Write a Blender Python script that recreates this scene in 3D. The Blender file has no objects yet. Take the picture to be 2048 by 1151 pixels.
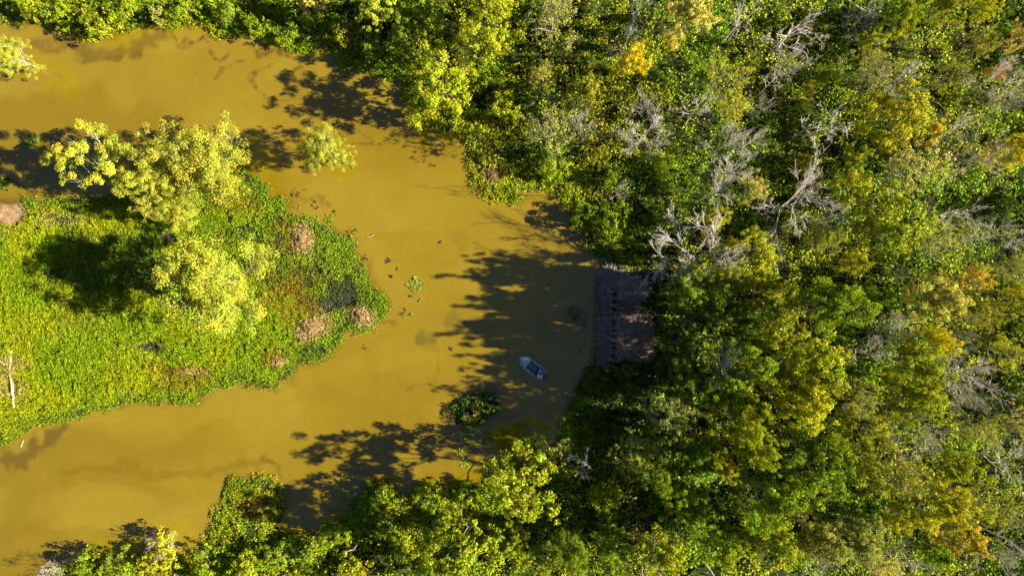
import bpy, math, random
import numpy as np
from mathutils import Vector

# ------------------------------------------------------------------ camera, sky, sun, exposure
S = bpy.context.scene
COL = S.collection
PX = 13.0            # photo pixels per metre on the water
CAMH = 105.0         # drone height
cd = bpy.data.cameras.new('camera'); cam = bpy.data.objects.new('camera', cd); COL.objects.link(cam)
cam.location = (0, 0, CAMH); cam.rotation_euler = (0, 0, 0)
cd.sensor_width = 36.0; cd.lens = 36.0 * CAMH / (2048 / PX)
cd.clip_start = 1.0; cd.clip_end = 9000
S.camera = cam

SUN_EL = math.radians(28.5)
SUN_AZ = math.radians(-4.0)        # direction towards the sun, measured from +X (right of the photo)
W = bpy.data.worlds.new('World'); S.world = W; W.use_nodes = True
wn = W.node_tree.nodes; wl = W.node_tree.links
sky = wn.new('ShaderNodeTexSky'); sky.sky_type = 'NISHITA'; sky.sun_disc = False
sky.air_density = 0.5; sky.dust_density = 0.3; sky.ozone_density = 3.0
sky.sun_elevation = SUN_EL; sky.sun_rotation = math.pi / 2 - SUN_AZ
wl.new(sky.outputs[0], wn['Background'].inputs[0]); wn['Background'].inputs[1].default_value = 0.05
sd_ = bpy.data.lights.new('sun', 'SUN'); sun = bpy.data.objects.new('sun', sd_); COL.objects.link(sun)
sd_.energy = 5.0; sd_.angle = math.radians(0.55); sd_.color = (1.0, 0.91, 0.76)
to_sun = Vector((math.cos(SUN_EL) * math.cos(SUN_AZ), math.cos(SUN_EL) * math.sin(SUN_AZ), math.sin(SUN_EL)))
sun.rotation_euler = to_sun.to_track_quat('Z', 'Y').to_euler()
S.view_settings.view_transform = 'Standard'; S.view_settings.look = 'None'
S.view_settings.exposure = 1.78; S.view_settings.gamma = 1.0
S.render.engine = 'CYCLES'
S.cycles.max_bounces = 6; S.cycles.diffuse_bounces = 3; S.cycles.transmission_bounces = 4

RNG = np.random.default_rng(7)

# ------------------------------------------------------------------ small helpers
def pw(x, y):
    """photo pixel -> metres on the water plane"""
    return ((x - 1024.0) / PX, (575.5 - y) / PX)

def _hash(ix, iy, seed):
    h = (ix.astype(np.int64) * 374761393 + iy.astype(np.int64) * 668265263 + seed * 1442695041) & 0xFFFFFFFF
    h = ((h ^ (h >> 13)) * 1274126177) & 0xFFFFFFFF
    return ((h ^ (h >> 16)) & 0xFFFFFF) / float(0xFFFFFF)

def vnoise(x, y, seed=0):
    xi = np.floor(x); yi = np.floor(y); fx = x - xi; fy = y - yi
    u = fx * fx * fx * (fx * (fx * 6 - 15) + 10); v = fy * fy * fy * (fy * (fy * 6 - 15) + 10)
    a = _hash(xi, yi, seed); b = _hash(xi + 1, yi, seed); c = _hash(xi, yi + 1, seed); d = _hash(xi + 1, yi + 1, seed)
    return (a * (1 - u) + b * u) * (1 - v) + (c * (1 - u) + d * u) * v

def fbm(x, y, seed=0, octv=4):
    s = 0; a = 0.5; t = 0
    for o in range(octv):
        s = s + a * vnoise(x * 2 ** o + 17.3 * o, y * 2 ** o - 9.1 * o, seed + o); t += a; a *= 0.5
    return s / t

def sstep(a, b, x):
    t = np.clip((x - a) / (b - a), 0, 1); return t * t * (3 - 2 * t)

def poly_sd(px, py, poly):
    """signed distance (photo pixels), positive inside"""
    P = np.array(poly, float); n = len(P)
    d2 = np.full(px.shape, 1e18); ins = np.zeros(px.shape, bool)
    for i in range(n):
        ax, ay = P[i]; bx, by = P[(i + 1) % n]
        ex, ey = bx - ax, by - ay
        t = np.clip(((px - ax) * ex + (py - ay) * ey) / (ex * ex + ey * ey + 1e-9), 0, 1)
        d2 = np.minimum(d2, (px - ax - t * ex) ** 2 + (py - ay - t * ey) ** 2)
        if ay != by:
            cr = ((ay > py) != (by > py)) & (px < (bx - ax) * (py - ay) / (by - ay) + ax)
            ins ^= cr
    d = np.sqrt(d2)
    return np.where(ins, d, -d)

def seg_dist(px, py, pts):
    d2 = np.full(px.shape, 1e18)
    for (ax, ay), (bx, by) in zip(pts[:-1], pts[1:]):
        ex, ey = bx - ax, by - ay
        t = np.clip(((px - ax) * ex + (py - ay) * ey) / (ex * ex + ey * ey + 1e-9), 0, 1)
        d2 = np.minimum(d2, (px - ax - t * ex) ** 2 + (py - ay - t * ey) ** 2)
    return np.sqrt(d2)

def mesh_np(name, verts, faces, mats=(), tint=None, smooth=False):
    """mesh from numpy arrays; faces is (n,3) or (n,4)"""
    me = bpy.data.meshes.new(name)
    verts = np.ascontiguousarray(verts, np.float32); faces = np.ascontiguousarray(faces, np.int32)
    k = faces.shape[1]
    me.vertices.add(len(verts)); me.vertices.foreach_set('co', verts.ravel())
    me.loops.add(faces.size); me.loops.foreach_set('vertex_index', faces.ravel())
    me.polygons.add(len(faces))
    me.polygons.foreach_set('loop_start', np.arange(0, faces.size, k, dtype=np.int32))
    if smooth: me.polygons.foreach_set('use_smooth', np.ones(len(faces), bool))
    if tint is not None:
        at = me.color_attributes.new('tint', 'FLOAT_COLOR', 'POINT')
        c = np.ones((len(verts), 4), np.float32); c[:, :3] = tint
        at.data.foreach_set('color', c.ravel())
    for m in mats: me.materials.append(m)
    me.update(calc_edges=True)
    return me

def add(name, me, parent=None, **props):
    o = bpy.data.objects.new(name, me); COL.objects.link(o)
    if parent is not None: o.parent = parent
    for k, v in props.items(): o[k] = v
    return o

def empty(name, loc, rz=0.0, scale=(1, 1, 1), **props):
    o = add(name, None, **props); o.location = loc; o.rotation_euler = (0, 0, rz); o.scale = scale
    o.empty_display_size = 0.3
    return o

def unit(v):
    return v / np.maximum(np.linalg.norm(v, axis=1, keepdims=True), 1e-9)

def leaf_arrays(P, N, size, aspect, rng, fold=0.12, T=None):
    """a rhombic, slightly folded leaf at each point"""
    n = len(P); N = unit(N)
    if T is None: T = rng.normal(size=(n, 3))
    T = unit(T - N * np.sum(T * N, axis=1, keepdims=True)); B = np.cross(N, T)
    s = np.asarray(size).reshape(-1, 1) * 0.5 * np.ones((n, 1)); a = np.asarray(aspect).reshape(-1, 1) * np.ones((n, 1))
    up = N * s * fold * 2
    V = np.stack([P - T * s, P + B * s * a + up, P + T * s, P - B * s * a + up], axis=1).reshape(-1, 3)
    F = np.arange(4 * n).reshape(n, 4)
    return V, F

def tubes(segs, sides):
    """segs: (n,8) p0 p1 r0 r1 -> open prisms"""
    A = np.array(segs, float); n = len(A)
    if n == 0: return np.zeros((0, 3)), np.zeros((0, 4), int)
    p0, p1, r0, r1 = A[:, 0:3], A[:, 3:6], A[:, 6:7], A[:, 7:8]
    d = unit(p1 - p0)
    ref = np.where(np.abs(d[:, 2:3]) > 0.9, np.array([[1.0, 0, 0]]), np.array([[0, 0, 1.0]]))
    u = unit(np.cross(d, ref)); v = np.cross(d, u)
    p1 = p1 + d * r1 * 0.4
    ang = np.arange(sides) * 2 * np.pi / sides
    ring = lambda p, r: p[:, None, :] + r[:, None, :] * (np.cos(ang)[None, :, None] * u[:, None, :] + np.sin(ang)[None, :, None] * v[:, None, :])
    V = np.concatenate([ring(p0, r0), ring(p1, r1)], axis=1).reshape(-1, 3)
    base = (np.arange(n) * 2 * sides)[:, None, None]
    k = np.arange(sides); k2 = (k + 1) % sides
    F = np.stack([k, k2, k2 + sides, k + sides], axis=1)[None] + base
    return V, F.reshape(-1, 4)

def join(parts):
    Vs, Fs, o = [], [], 0
    for V, F in parts:
        if len(V) == 0: continue
        Vs.append(V); Fs.append(F + o); o += len(V)
    return np.concatenate(Vs), np.concatenate(Fs)

def box_arrays(x0, x1, y0, y1, z0, z1):
    V = np.array([[x, y, z] for z in (z0, z1) for y in (y0, y1) for x in (x0, x1)], float)
    F = np.array([[0, 2, 3, 1], [4, 5, 7, 6], [0, 1, 5, 4], [2, 6, 7, 3], [0, 4, 6, 2], [1, 3, 7, 5]])
    return V, F

# ------------------------------------------------------------------ materials
def new_mat(name):
    m = bpy.data.materials.new(name); m.use_nodes = True
    return m, m.node_tree.nodes, m.node_tree.links, m.node_tree.nodes['Principled BSDF']

def leaf_material():
    m, n, l, p = new_mat('leaf')
    oi = n.new('ShaderNodeObjectInfo'); at = n.new('ShaderNodeAttribute'); at.attribute_name = 'tint'
    mx = n.new('ShaderNodeMix'); mx.data_type = 'RGBA'; mx.blend_type = 'MULTIPLY'; mx.inputs[0].default_value = 1
    l.new(oi.outputs['Color'], mx.inputs[6]); l.new(at.outputs['Color'], mx.inputs[7])
    l.new(mx.outputs[2], p.inputs['Base Color'])
    p.inputs['Roughness'].default_value = 0.5; p.inputs['Specular IOR Level'].default_value = 0.15
    tr = n.new('ShaderNodeBsdfTranslucent'); l.new(mx.outputs[2], tr.inputs[0])
    ms = n.new('ShaderNodeMixShader'); ms.inputs[0].default_value = 0.3
    l.new(p.outputs[0], ms.inputs[1]); l.new(tr.outputs[0], ms.inputs[2])
    l.new(ms.outputs[0], n['Material Output'].inputs[0])
    return m

def noise_mat(name, c1, c2, scale, rough=0.85, bump=0.0, coords='Object', use_obj=False, spec=0.2, stretch=None):
    m, n, l, p = new_mat(name)
    tc = n.new('ShaderNodeTexCoord'); nz = n.new('ShaderNodeTexNoise'); nz.inputs['Scale'].default_value = scale; nz.inputs['Detail'].default_value = 6
    src = tc.outputs[coords]
    if stretch:
        mp = n.new('ShaderNodeMapping'); mp.inputs['Scale'].default_value = stretch; l.new(src, mp.inputs[0]); src = mp.outputs[0]
    l.new(src, nz.inputs['Vector'])
    cr = n.new('ShaderNodeValToRGB'); cr.color_ramp.elements[0].position = 0.32; cr.color_ramp.elements[1].position = 0.68
    cr.color_ramp.elements[0].color = (*c1, 1); cr.color_ramp.elements[1].color = (*c2, 1)
    l.new(nz.outputs[0], cr.inputs[0]); out = cr.outputs[0]
    if use_obj:
        oi = n.new('ShaderNodeObjectInfo'); mx = n.new('ShaderNodeMix'); mx.data_type = 'RGBA'; mx.blend_type = 'MULTIPLY'; mx.inputs[0].default_value = 1
        l.new(oi.outputs['Color'], mx.inputs[6]); l.new(out, mx.inputs[7]); out = mx.outputs[2]
    l.new(out, p.inputs['Base Color']); p.inputs['Roughness'].default_value = rough; p.inputs['Specular IOR Level'].default_value = spec
    if bump:
        b = n.new('ShaderNodeBump'); b.inputs['Strength'].default_value = bump; b.inputs['Distance'].default_value = 0.05
        l.new(nz.outputs[0], b.inputs['Height']); l.new(b.outputs[0], p.inputs['Normal'])
    return m

LEAF = leaf_material()
BARK = noise_mat('bark', (0.55, 0.55, 0.55), (1.15, 1.1, 1.05), 6.0, 0.9, 0.3, use_obj=True)
BRUSH = noise_mat('weathered_brush', (0.5, 0.48, 0.46), (1.1, 1.05, 1.0), 1.6, 0.9, use_obj=True)
METAL = noise_mat('painted_aluminium', (0.75, 0.8, 0.82), (1.1, 1.1, 1.08), 3.0, 0.4, use_obj=True, spec=0.5)
PLASTIC = noise_mat('moulded_plastic', (0.9, 0.9, 0.9), (1.05, 1.05, 1.05), 9.0, 0.45, use_obj=True, spec=0.4)

def soil_material():
    m, n, l, p = new_mat('soil')
    at = n.new('ShaderNodeAttribute'); at.attribute_name = 'tint'
    tc = n.new('ShaderNodeTexCoord'); nz = n.new('ShaderNodeTexNoise'); nz.inputs['Scale'].default_value = 1.7; nz.inputs['Detail'].default_value = 8
    l.new(tc.outputs['Object'], nz.inputs['Vector'])
    mr = n.new('ShaderNodeMapRange'); mr.inputs[1].default_value = 0.3; mr.inputs[2].default_value = 0.7; mr.inputs[3].default_value = 0.55; mr.inputs[4].default_value = 1.25
    l.new(nz.outputs[0], mr.inputs[0])
    mx = n.new('ShaderNodeMix'); mx.data_type = 'RGBA'; mx.blend_type = 'MULTIPLY'; mx.inputs[0].default_value = 1
    l.new(at.outputs['Color'], mx.inputs[6]); l.new(mr.outputs[0], mx.inputs[7])
    l.new(mx.outputs[2], p.inputs['Base Color']); p.inputs['Roughness'].default_value = 0.95; p.inputs['Specular IOR Level'].default_value = 0.1
    b = n.new('ShaderNodeBump'); b.inputs['Strength'].default_value = 0.6; b.inputs['Distance'].default_value = 0.12
    l.new(nz.outputs[0], b.inputs['Height']); l.new(b.outputs[0], p.inputs['Normal'])
    return m

def water_material():
    m, n, l, p = new_mat('muddy_water')
    at = n.new('ShaderNodeAttribute'); at.attribute_name = 'tint'
    tc = n.new('ShaderNodeTexCoord')
    nz = n.new('ShaderNodeTexNoise'); nz.inputs['Scale'].default_value = 0.22; nz.inputs['Detail'].default_value = 9; nz.inputs['Roughness'].default_value = 0.62; nz.inputs['Distortion'].default_value = 0.8
    l.new(tc.outputs['Object'], nz.inputs['Vector'])
    mr = n.new('ShaderNodeMapRange'); mr.inputs[1].default_value = 0.3; mr.inputs[2].default_value = 0.7; mr.inputs[3].default_value = 0.94; mr.inputs[4].default_value = 1.06
    l.new(nz.outputs[0], mr.inputs[0])
    mx = n.new('ShaderNodeMix'); mx.data_type = 'RGBA'; mx.blend_type = 'MULTIPLY'; mx.inputs[0].default_value = 1
    l.new(at.outputs['Color'], mx.inputs[6]); l.new(mr.outputs[0], mx.inputs[7])
    l.new(mx.outputs[2], p.inputs['Base Color'])
    p.inputs['Roughness'].default_value = 0.12; p.inputs['IOR'].default_value = 1.33; p.inputs['Coat Weight'].default_value = 1.0; p.inputs['Coat IOR'].default_value = 1.6; p.inputs['Coat Roughness'].default_value = 0.1
    rp = n.new('ShaderNodeTexNoise'); rp.inputs['Scale'].default_value = 3.0; rp.inputs['Detail'].default_value = 3
    mp = n.new('ShaderNodeMapping'); mp.inputs['Scale'].default_value = (0.5, 1.6, 1); l.new(tc.outputs['Object'], mp.inputs[0]); l.new(mp.outputs[0], rp.inputs['Vector'])
    b = n.new('ShaderNodeBump'); b.inputs['Strength'].default_value = 0.10; b.inputs['Distance'].default_value = 0.02
    l.new(rp.outputs[0], b.inputs['Height']); l.new(b.outputs[0], p.inputs['Normal'])
    return m
SOIL = soil_material(); WATER = water_material()

# ------------------------------------------------------------------ shorelines (photo pixels on the water plane)
MAIN = [(-40000, -40000), (-40000, 30), (-400, 30), (0, 46), (40, 48), (85, 50), (108, 62), (150, 70), (198, 84), (230, 70), (300, 59), (330, 57), (400, 61), (440, 75),
        (480, 72), (505, 70), (520, 88), (565, 98), (612, 108), (650, 106), (672, 118), (690, 142), (740, 152), (792, 165), (802, 205), (832, 238), (872, 262),
        (925, 277), (935, 300), (928, 326), (945, 360), (965, 392), (985, 406), (1030, 406), (1048, 386), (1075, 380), (1105, 391), (1132, 424), (1156, 462),
        (1170, 492), (1203, 520), (1203, 560), (1194, 610), (1190, 670), (1184, 725), (1160, 760), (1142, 800), (1126, 850), (1102, 880), (1060, 893), (1020, 908),
        (980, 930), (965, 962), (920, 978), (880, 974), (840, 968), (818, 990), (792, 976), (752, 962), (722, 975), (702, 1000), (690, 1032), (640, 1052), (600, 1062),
        (566, 1064), (568, 1040), (579, 1010), (562, 975), (553, 950), (522, 943), (490, 960), (462, 955), (455, 982), (430, 1030), (413, 1062), (402, 1102),
        (380, 1108), (340, 1102), (300, 1114), (240, 1124), (150, 1128), (80, 1142), (0, 1160), (-400, 1190), (-40000, 1190), (-40000, 40000), (40000, 40000), (40000, -40000)]
ISLE = [(-400, 1010), (-60, 905), (0, 890), (30, 880), (75, 855), (120, 838), (180, 832), (240, 815), (300, 795), (345, 808), (395, 806), (440, 772), (490, 764), (520, 775), (548, 778), (575, 760), (600, 727),
        (650, 712), (680, 682), (705, 668), (745, 670), (757, 645), (778, 628), (783, 605), (760, 587), (740, 577), (735, 540), (715, 500), (697, 472), (660, 457), (622, 437), (580, 420),
        (552, 390), (520, 356), (482, 346), (440, 352), (380, 362), (300, 372), (240, 385), (150, 398), (62, 392), (0, 402), (-60, 410), (-400, 420)]
ISLET = [(905, 815), (918, 795), (945, 782), (980, 778), (998, 796), (1001, 820), (975, 832), (962, 850), (935, 855), (908, 845)]

def edge_noise(x, y):
    return (fbm(x * 0.035, y * 0.035, 3, 3) - 0.5) * 26 + (fbm(x * 0.12, y * 0.12, 5, 2) - 0.5) * 10

def land_sd(x, y):
    e = edge_noise(x, y)
    return np.maximum.reduce([poly_sd(x, y, MAIN), poly_sd(x, y, ISLE), poly_sd(x, y, ISLET)]) + e

# places (photo px) without plants: mud, holes, the blind
BARE = [(18, 424, 44, 30, 1.0), (345, 478, 20, 14, 1.0), (305, 692, 24, 9, 0.85), (285, 480, 34, 14, 0.55), (120, 548, 26, 14, 0.75), (690, 590, 30, 24, 0.45), (660, 612, 22, 12, 0.55), (135, 440, 22, 8, 0.6), (700, 668, 14, 8, 0.9)]
def bareness(x, y):
    b = np.zeros(x.shape)
    for cx, cy, rx, ry, s in BARE:
        q = np.sqrt(((x - cx) / rx) ** 2 + ((y - cy) / ry) ** 2) + (fbm(x * 0.06, y * 0.06, 31, 3) - 0.5) * 0.9
        b = np.maximum(b, s * sstep(1.15, 0.7, q))
    return b

def veg_height(x, y):
    """mound height of the plant carpet in metres (photo px in)"""
    isl = np.maximum.reduce([sstep(-10, 10, poly_sd(x, y, ISLE)), sstep(1.25, 0.85, np.hypot((x - 495) / 100, (y - 1010) / 75)), sstep(1.25, 0.85, np.hypot((x - 995) / 80, (y - 340) / 75))])
    wild = 0.05 + 2.3 * fbm(x * 0.024, y * 0.034, 41, 4) ** 2 + 0.75 * fbm(x * 0.085, y * 0.1, 43, 2) ** 1.5
    low = 0.08 + 0.4 * fbm(x * 0.03, y * 0.03, 45, 3) ** 1.5 + 0.55 * fbm(x * 0.12, y * 0.09, 46, 2) ** 1.6
    return wild * (1 - isl) + low * isl

def terrain_z(x, y, sd):
    t = sstep(-9, 9, sd)
    base = -0.7 + t * 0.85
    rise = sstep(0, 160, sd) * 0.5
    return base + rise + t * 0.55 * veg_height(x, y) * sstep(2, 30, sd) * (1 - bareness(x, y))

# ------------------------------------------------------------------ ground sheet
def stretched(lo, hi, step, far):
    core = np.arange(lo, hi + step * 0.5, step)
    out = np.array([20, 60, 160, 500, far], float)
    return np.concatenate([(lo - out)[::-1], core, hi + out])
gx = stretched(-96, 112, 0.55, 2500); gy = stretched(-66, 66, 0.55, 2500)
X, Y = np.meshgrid(gx, gy)
PXX, PYY = X * PX + 1024, 575.5 - Y * PX
sd = land_sd(PXX, PYY)
Z = terrain_z(PXX, PYY, sd)
nx, ny = len(gx), len(gy)
idx = np.arange(nx * ny).reshape(ny, nx)
QF = np.stack([idx[:-1, :-1], idx[:-1, 1:], idx[1:, 1:], idx[1:, :-1]], axis=-1).reshape(-1, 4)
mud = np.array([0.30, 0.19, 0.095]); dark = np.array([0.024, 0.026, 0.009]); moss = np.array([0.045, 0.068, 0.008])
bn = bareness(PXX, PYY)[..., None]
mudness = sstep(55, 20, np.hypot((PXX - 15) / 1.2, PYY - 424))[..., None]
soilc = dark + (moss - dark) * sstep(0.35, 0.65, fbm(PXX * 0.02, PYY * 0.02, 9, 4))[..., None]
soilc = soilc * (1 - bn) + np.array([0.055, 0.045, 0.035]) * bn
soilc = soilc * (1 - mudness) + mud * mudness
shore = sstep(14, 0, sd)[..., None] * 0.5
soilc = soilc * (1 - shore) + np.array([0.10, 0.065, 0.025]) * shore
ground = add('ground', mesh_np('ground', np.stack([X, Y, Z], -1).reshape(-1, 3), QF, [SOIL], soilc.reshape(-1, 3), True), kind='structure', label='dark muddy bank ground under the marsh plants and forest')

# ------------------------------------------------------------------ water with drifting silt
wx = stretched(-84, 20, 0.3, 2500); wy = stretched(-48, 48, 0.3, 2500)
X, Y = np.meshgrid(wx, wy); x, y = X * PX + 1024, 575.5 - Y * PX
wxp = (fbm(x * 0.008, y * 0.008, 61, 4) - 0.5) * 110; wyp = (fbm(x * 0.008, y * 0.008, 71, 4) - 0.5) * 90
xw, yw = x + wxp, y + wyp
fine = fbm(x * 0.06 + wxp * 0.01, y * 0.06, 81, 4)
xs, ys = x + (fbm(x * 0.02, y * 0.02, 91, 3) - 0.5) * 60, y + (fbm(x * 0.02, y * 0.02, 95, 3) - 0.5) * 44
speck = fbm(x * 0.16, y * 0.16, 131, 3)
cols = np.zeros(x.shape + (3,)) + np.array([0.450, 0.292, 0.036])
def blend(mask, c):
    global cols
    m = np.clip(mask, 0, 1)[..., None]; cols = cols * (1 - m) + np.array(c) * m
blend(sstep(900, 100, x + 0.15 * y + wxp) * 0.75, (0.455, 0.305, 0.052))                       # paler, milkier silt to the left
big = fbm(xw * 0.0042, yw * 0.0075, 101, 4)
blend(sstep(0.50, 0.66, big) * 0.8, (0.375, 0.240, 0.016))
blend(sstep(0.48, 0.34, big) * 0.7, (0.49, 0.335, 0.060))
blend(sstep(120, 0, seg_dist(xw, yw, [(700, 250), (900, 330), (1000, 480), (860, 520), (900, 640), (980, 780), (840, 860), (620, 930)])) * 0.45, (0.385, 0.248, 0.012))
# darker silt plumes
def plume(pts, w, s, c=(0.22, 0.13, 0.03)):
    d = seg_dist(xs, ys, pts)
    if w < 12: s = s * (0.35 + 1.1 * sstep(0.38, 0.62, speck))
    blend(sstep(w, w * 0.2, d + (fine - 0.5) * w * 1.5) * np.minimum(1.0, s * 1.3), c)
plume([(60, 88), (150, 92), (215, 110), (275, 98), (300, 80), (340, 72)], 20, 0.5)
plume([(180, 112), (240, 118), (280, 108)], 10, 0.35)
plume([(358, 75), (362, 105), (380, 90), (400, 78), (412, 108), (440, 110), (465, 98)], 5, 0.75)
plume([(480, 90), (505, 108), (540, 98), (575, 108), (600, 130), (580, 138)], 7, 0.7)
plume([(540, 125), (505, 145), (492, 170), (520, 182)], 6, 0.7)
plume([(470, 120), (430, 135), (412, 158)], 5, 0.4)
plume([(575, 138), (612, 142), (625, 160)], 5, 0.6)
plume([(670, 255), (715, 285), (740, 300), (752, 310)], 5, 0.55)
plume([(690, 245), (730, 262), (745, 290)], 4, 0.4)
plume([(140, 945), (250, 930), (340, 945), (400, 950), (470, 930), (530, 920)], 15, 0.55, (0.33, 0.205, 0.016))
plume([(520, 920), (560, 935), (590, 965), (615, 985)], 8, 0.45)
plume([(5, 930), (60, 890), (110, 862)], 22, 0.6, (0.20, 0.125, 0.03))
plume([(925, 460), (938, 500), (910, 525), (880, 530)], 14, 0.35, (0.36, 0.22, 0.014))
plume([(870, 690), (875, 730), (855, 760), (830, 772)], 6, 0.5, (0.33, 0.20, 0.016))
plume([(760, 590), (765, 640), (775, 660)], 6, 0.3)
plume([(600, 395), (640, 400), (660, 420)], 9, 0.4, (0.22, 0.15, 0.04))
plume([(700, 480), (740, 520), (770, 560), (790, 600)], 22, 0.35, (0.46, 0.27, 0.06))
plume([(0, 1080), (80, 1050), (140, 1080), (250, 1090)], 24, 0.35, (0.36, 0.22, 0.014))
for cx, cy, rx, ry, s in [(842, 682, 30, 24, 0.75), (914, 645, 22, 24, 0.55), (935, 655, 30, 14, 0.3)]:
    q = np.hypot((xs - cx) / rx, (ys - cy) / ry) + (fine - 0.5) * 1.1
    blend(sstep(1.1, 0.35, q) * s, (0.21, 0.165, 0.055))
# dark, patchy fringe hugging the mats of plants
wsd = land_sd(x, y)
blend(sstep(-16, 2, wsd) * 0.55 * sstep(0.35, 0.6, fbm(x * 0.03, y * 0.03, 111, 3)), (0.14, 0.095, 0.025))
nx, ny = len(wx), len(wy); idx = np.arange(nx * ny).reshape(ny, nx)
QF = np.stack([idx[:-1, :-1], idx[:-1, 1:], idx[1:, 1:], idx[1:, :-1]], axis=-1).reshape(-1, 4)
water = add('water', mesh_np('water', np.stack([X, Y, X * 0], -1).reshape(-1, 3), QF, [WATER], cols.reshape(-1, 3) * np.array([0.418, 0.44, 0.15]), True), kind='structure', label='muddy ochre backwater winding round the marsh island')

# ------------------------------------------------------------------ plant carpets (stuff)
def carpet(name, label, region, box, dens, size, colour_fn, upbias=0.7, aspect=(0.45, 0.75), lift=0.28, edge=0.0, seed=1, lay=None, keep=None, gaps=(0.18, 0.42)):
    rng = np.random.default_rng(seed)
    x0, x1, y0, y1 = box
    n = int(dens * (x1 - x0) * (y1 - y0) / PX / PX)
    x = rng.uniform(x0, x1, n); y = rng.uniform(y0, y1, n)
    s = region(x, y)
    k = s > edge + rng.normal(0, 3.5, n)
    k &= rng.uniform(size=n) > bareness(x, y) * 1.02
    clump = fbm(x * 0.05, y * 0.05, seed + 200, 3)
    k &= rng.uniform(size=n) < sstep(gaps[0], gaps[1], clump) * 0.88 + 0.12
    if keep is not None: k &= keep(x, y)
    x, y, s = x[k], y[k], s[k]; n = len(x)
    z = terrain_z(x, y, land_sd(x, y))
    vh = veg_height(x, y)
    z = np.maximum(z, 0.02) + rng.uniform(0.0, 1.0, n) ** 0.7 * lift * (0.5 + vh) + 0.05 * sstep(40, 0, s)
    wxm, wym = (x - 1024) / PX, (575.5 - y) / PX
    P = np.stack([wxm, wym, z], 1)
    N = rng.normal(size=(n, 3)) * 0.8 + np.array([0, 0, upbias * 2]); T = None
    if lay is not None:
        L = lay(x, y); T = L + rng.normal(size=(n, 3)) * 0.35
    sz = rng.uniform(size[0], size[1], n) * (0.75 + 0.5 * clump[k])
    V, F = leaf_arrays(P, N, sz, rng.uniform(*aspect, n), rng, T=T)
    c = colour_fn(x, y, s, rng)
    c = c * rng.uniform(0.6, 1.35, (n, 1)) * (1 + rng.normal(0, 0.09, (n, 3)))
    c = np.clip(c, 0.003, 0.75)
    o = add(name, mesh_np(name, V, F, [LEAF], np.repeat(c, 4, axis=0)), kind='stuff', label=label)
    return o

def patches(x, y, base, spots, seed, jit=0.9):
    c = np.zeros((len(x), 3)) + base
    nz = (fbm(x * 0.04, y * 0.04, seed, 4) - 0.5)
    for cx, cy, rx, ry, col, s in spots:
        q = np.hypot((x - cx) / rx, (y - cy) / ry) + nz * jit * 2
        m = (sstep(1.2, 0.5, q) * s)[:, None]
        c = c * (1 - m) + np.array(col) * m
    return c

G_BRIGHT = np.array([0.215, 0.315, 0.003]); G_YEL = np.array([0.345, 0.375, 0.003]); G_DEEP = np.array([0.235, 0.38, 0.006])
ORANGE = (0.30, 0.175, 0.012); STRAW = (0.40, 0.255, 0.10); DARKG = (0.035, 0.055, 0.018); OLIVE = (0.15, 0.15, 0.02)
ISLE_SPOTS = [(480, 405, 45, 26, ORANGE, 0.55), (590, 465, 46, 40, ORANGE, 0.6), (545, 540, 60, 60, OLIVE, 0.55), (600, 560, 34, 30, ORANGE, 0.6), (555, 600, 40, 40, ORANGE, 0.4),
              (640, 560, 30, 50, OLIVE, 0.5), (690, 590, 46, 34, DARKG, 0.8), (655, 610, 40, 22, DARKG, 0.65), (615, 620, 34, 30, ORANGE, 0.5), (555, 715, 34, 26, ORANGE, 0.6), (370, 755, 60, 22, ORANGE, 0.5),
              (400, 742, 40, 8, STRAW, 0.4), (175, 640, 60, 30, OLIVE, 0.3), (320, 735, 36, 14, ORANGE, 0.35), (640, 700, 40, 14, DARKG, 0.45), (700, 640, 26, 20, DARKG, 0.45), (250, 520, 130, 60, (0.07, 0.12, 0.01), 0.6), (130, 440, 60, 14, STRAW, 0.35),  # wide dark green patch: the lone island tree's cast shadow put into the plant colour
              (20, 745, 40, 60, STRAW, 0.45), (310, 692, 34, 16, DARKG, 0.6), (460, 480, 60, 50, (0.10, 0.21, 0.006), 0.5), (520, 380, 30, 26, (0.08, 0.18, 0.008), 0.6)]
def isle_col(x, y, s, rng):
    t = sstep(0.25, 0.7, fbm(x * 0.02, y * 0.02, 301, 4))[:, None] * sstep(640, 350, x)[:, None] * 0.85
    c = G_BRIGHT * (1 - t) + G_YEL * t
    c = patches(x, y, c, ISLE_SPOTS, 303)
    e = (sstep(34, 6, s) * 0.75)[:, None]                       # a belt of deeper green floating plants at the water's edge
    return c * (1 - e) + np.array([0.16, 0.25, 0.008]) * e
isd = lambda x, y: poly_sd(x, y, ISLE) + edge_noise(x, y)
def isle_lay(x, y):
    a = 2.2 + 1.6 * (fbm(x * 0.006, y * 0.006, 311, 2) - 0.5)
    return np.stack([np.cos(a), np.sin(a), np.full(x.shape, 0.25)], 1)
BX = (-130, 800, 330, 960)
carpet('marsh_plants', 'bright green floating marsh plants covering the island', isd, BX, 75, (0.16, 0.33), isle_col, 0.75, seed=11)
carpet('marsh_grass', 'wind-laid yellow-green grass on the western side of the island', isd, (-130, 640, 420, 960), 60, (0.34, 0.62), isle_col, 0.5, (0.14, 0.24), 0.3, 14, 12, isle_lay, lambda x, y: fbm(x * 0.01, y * 0.01, 320, 2) + sstep(600, 200, x) * 0.35 + sstep(520, 640, y) * 0.25 > 0.62)

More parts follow.
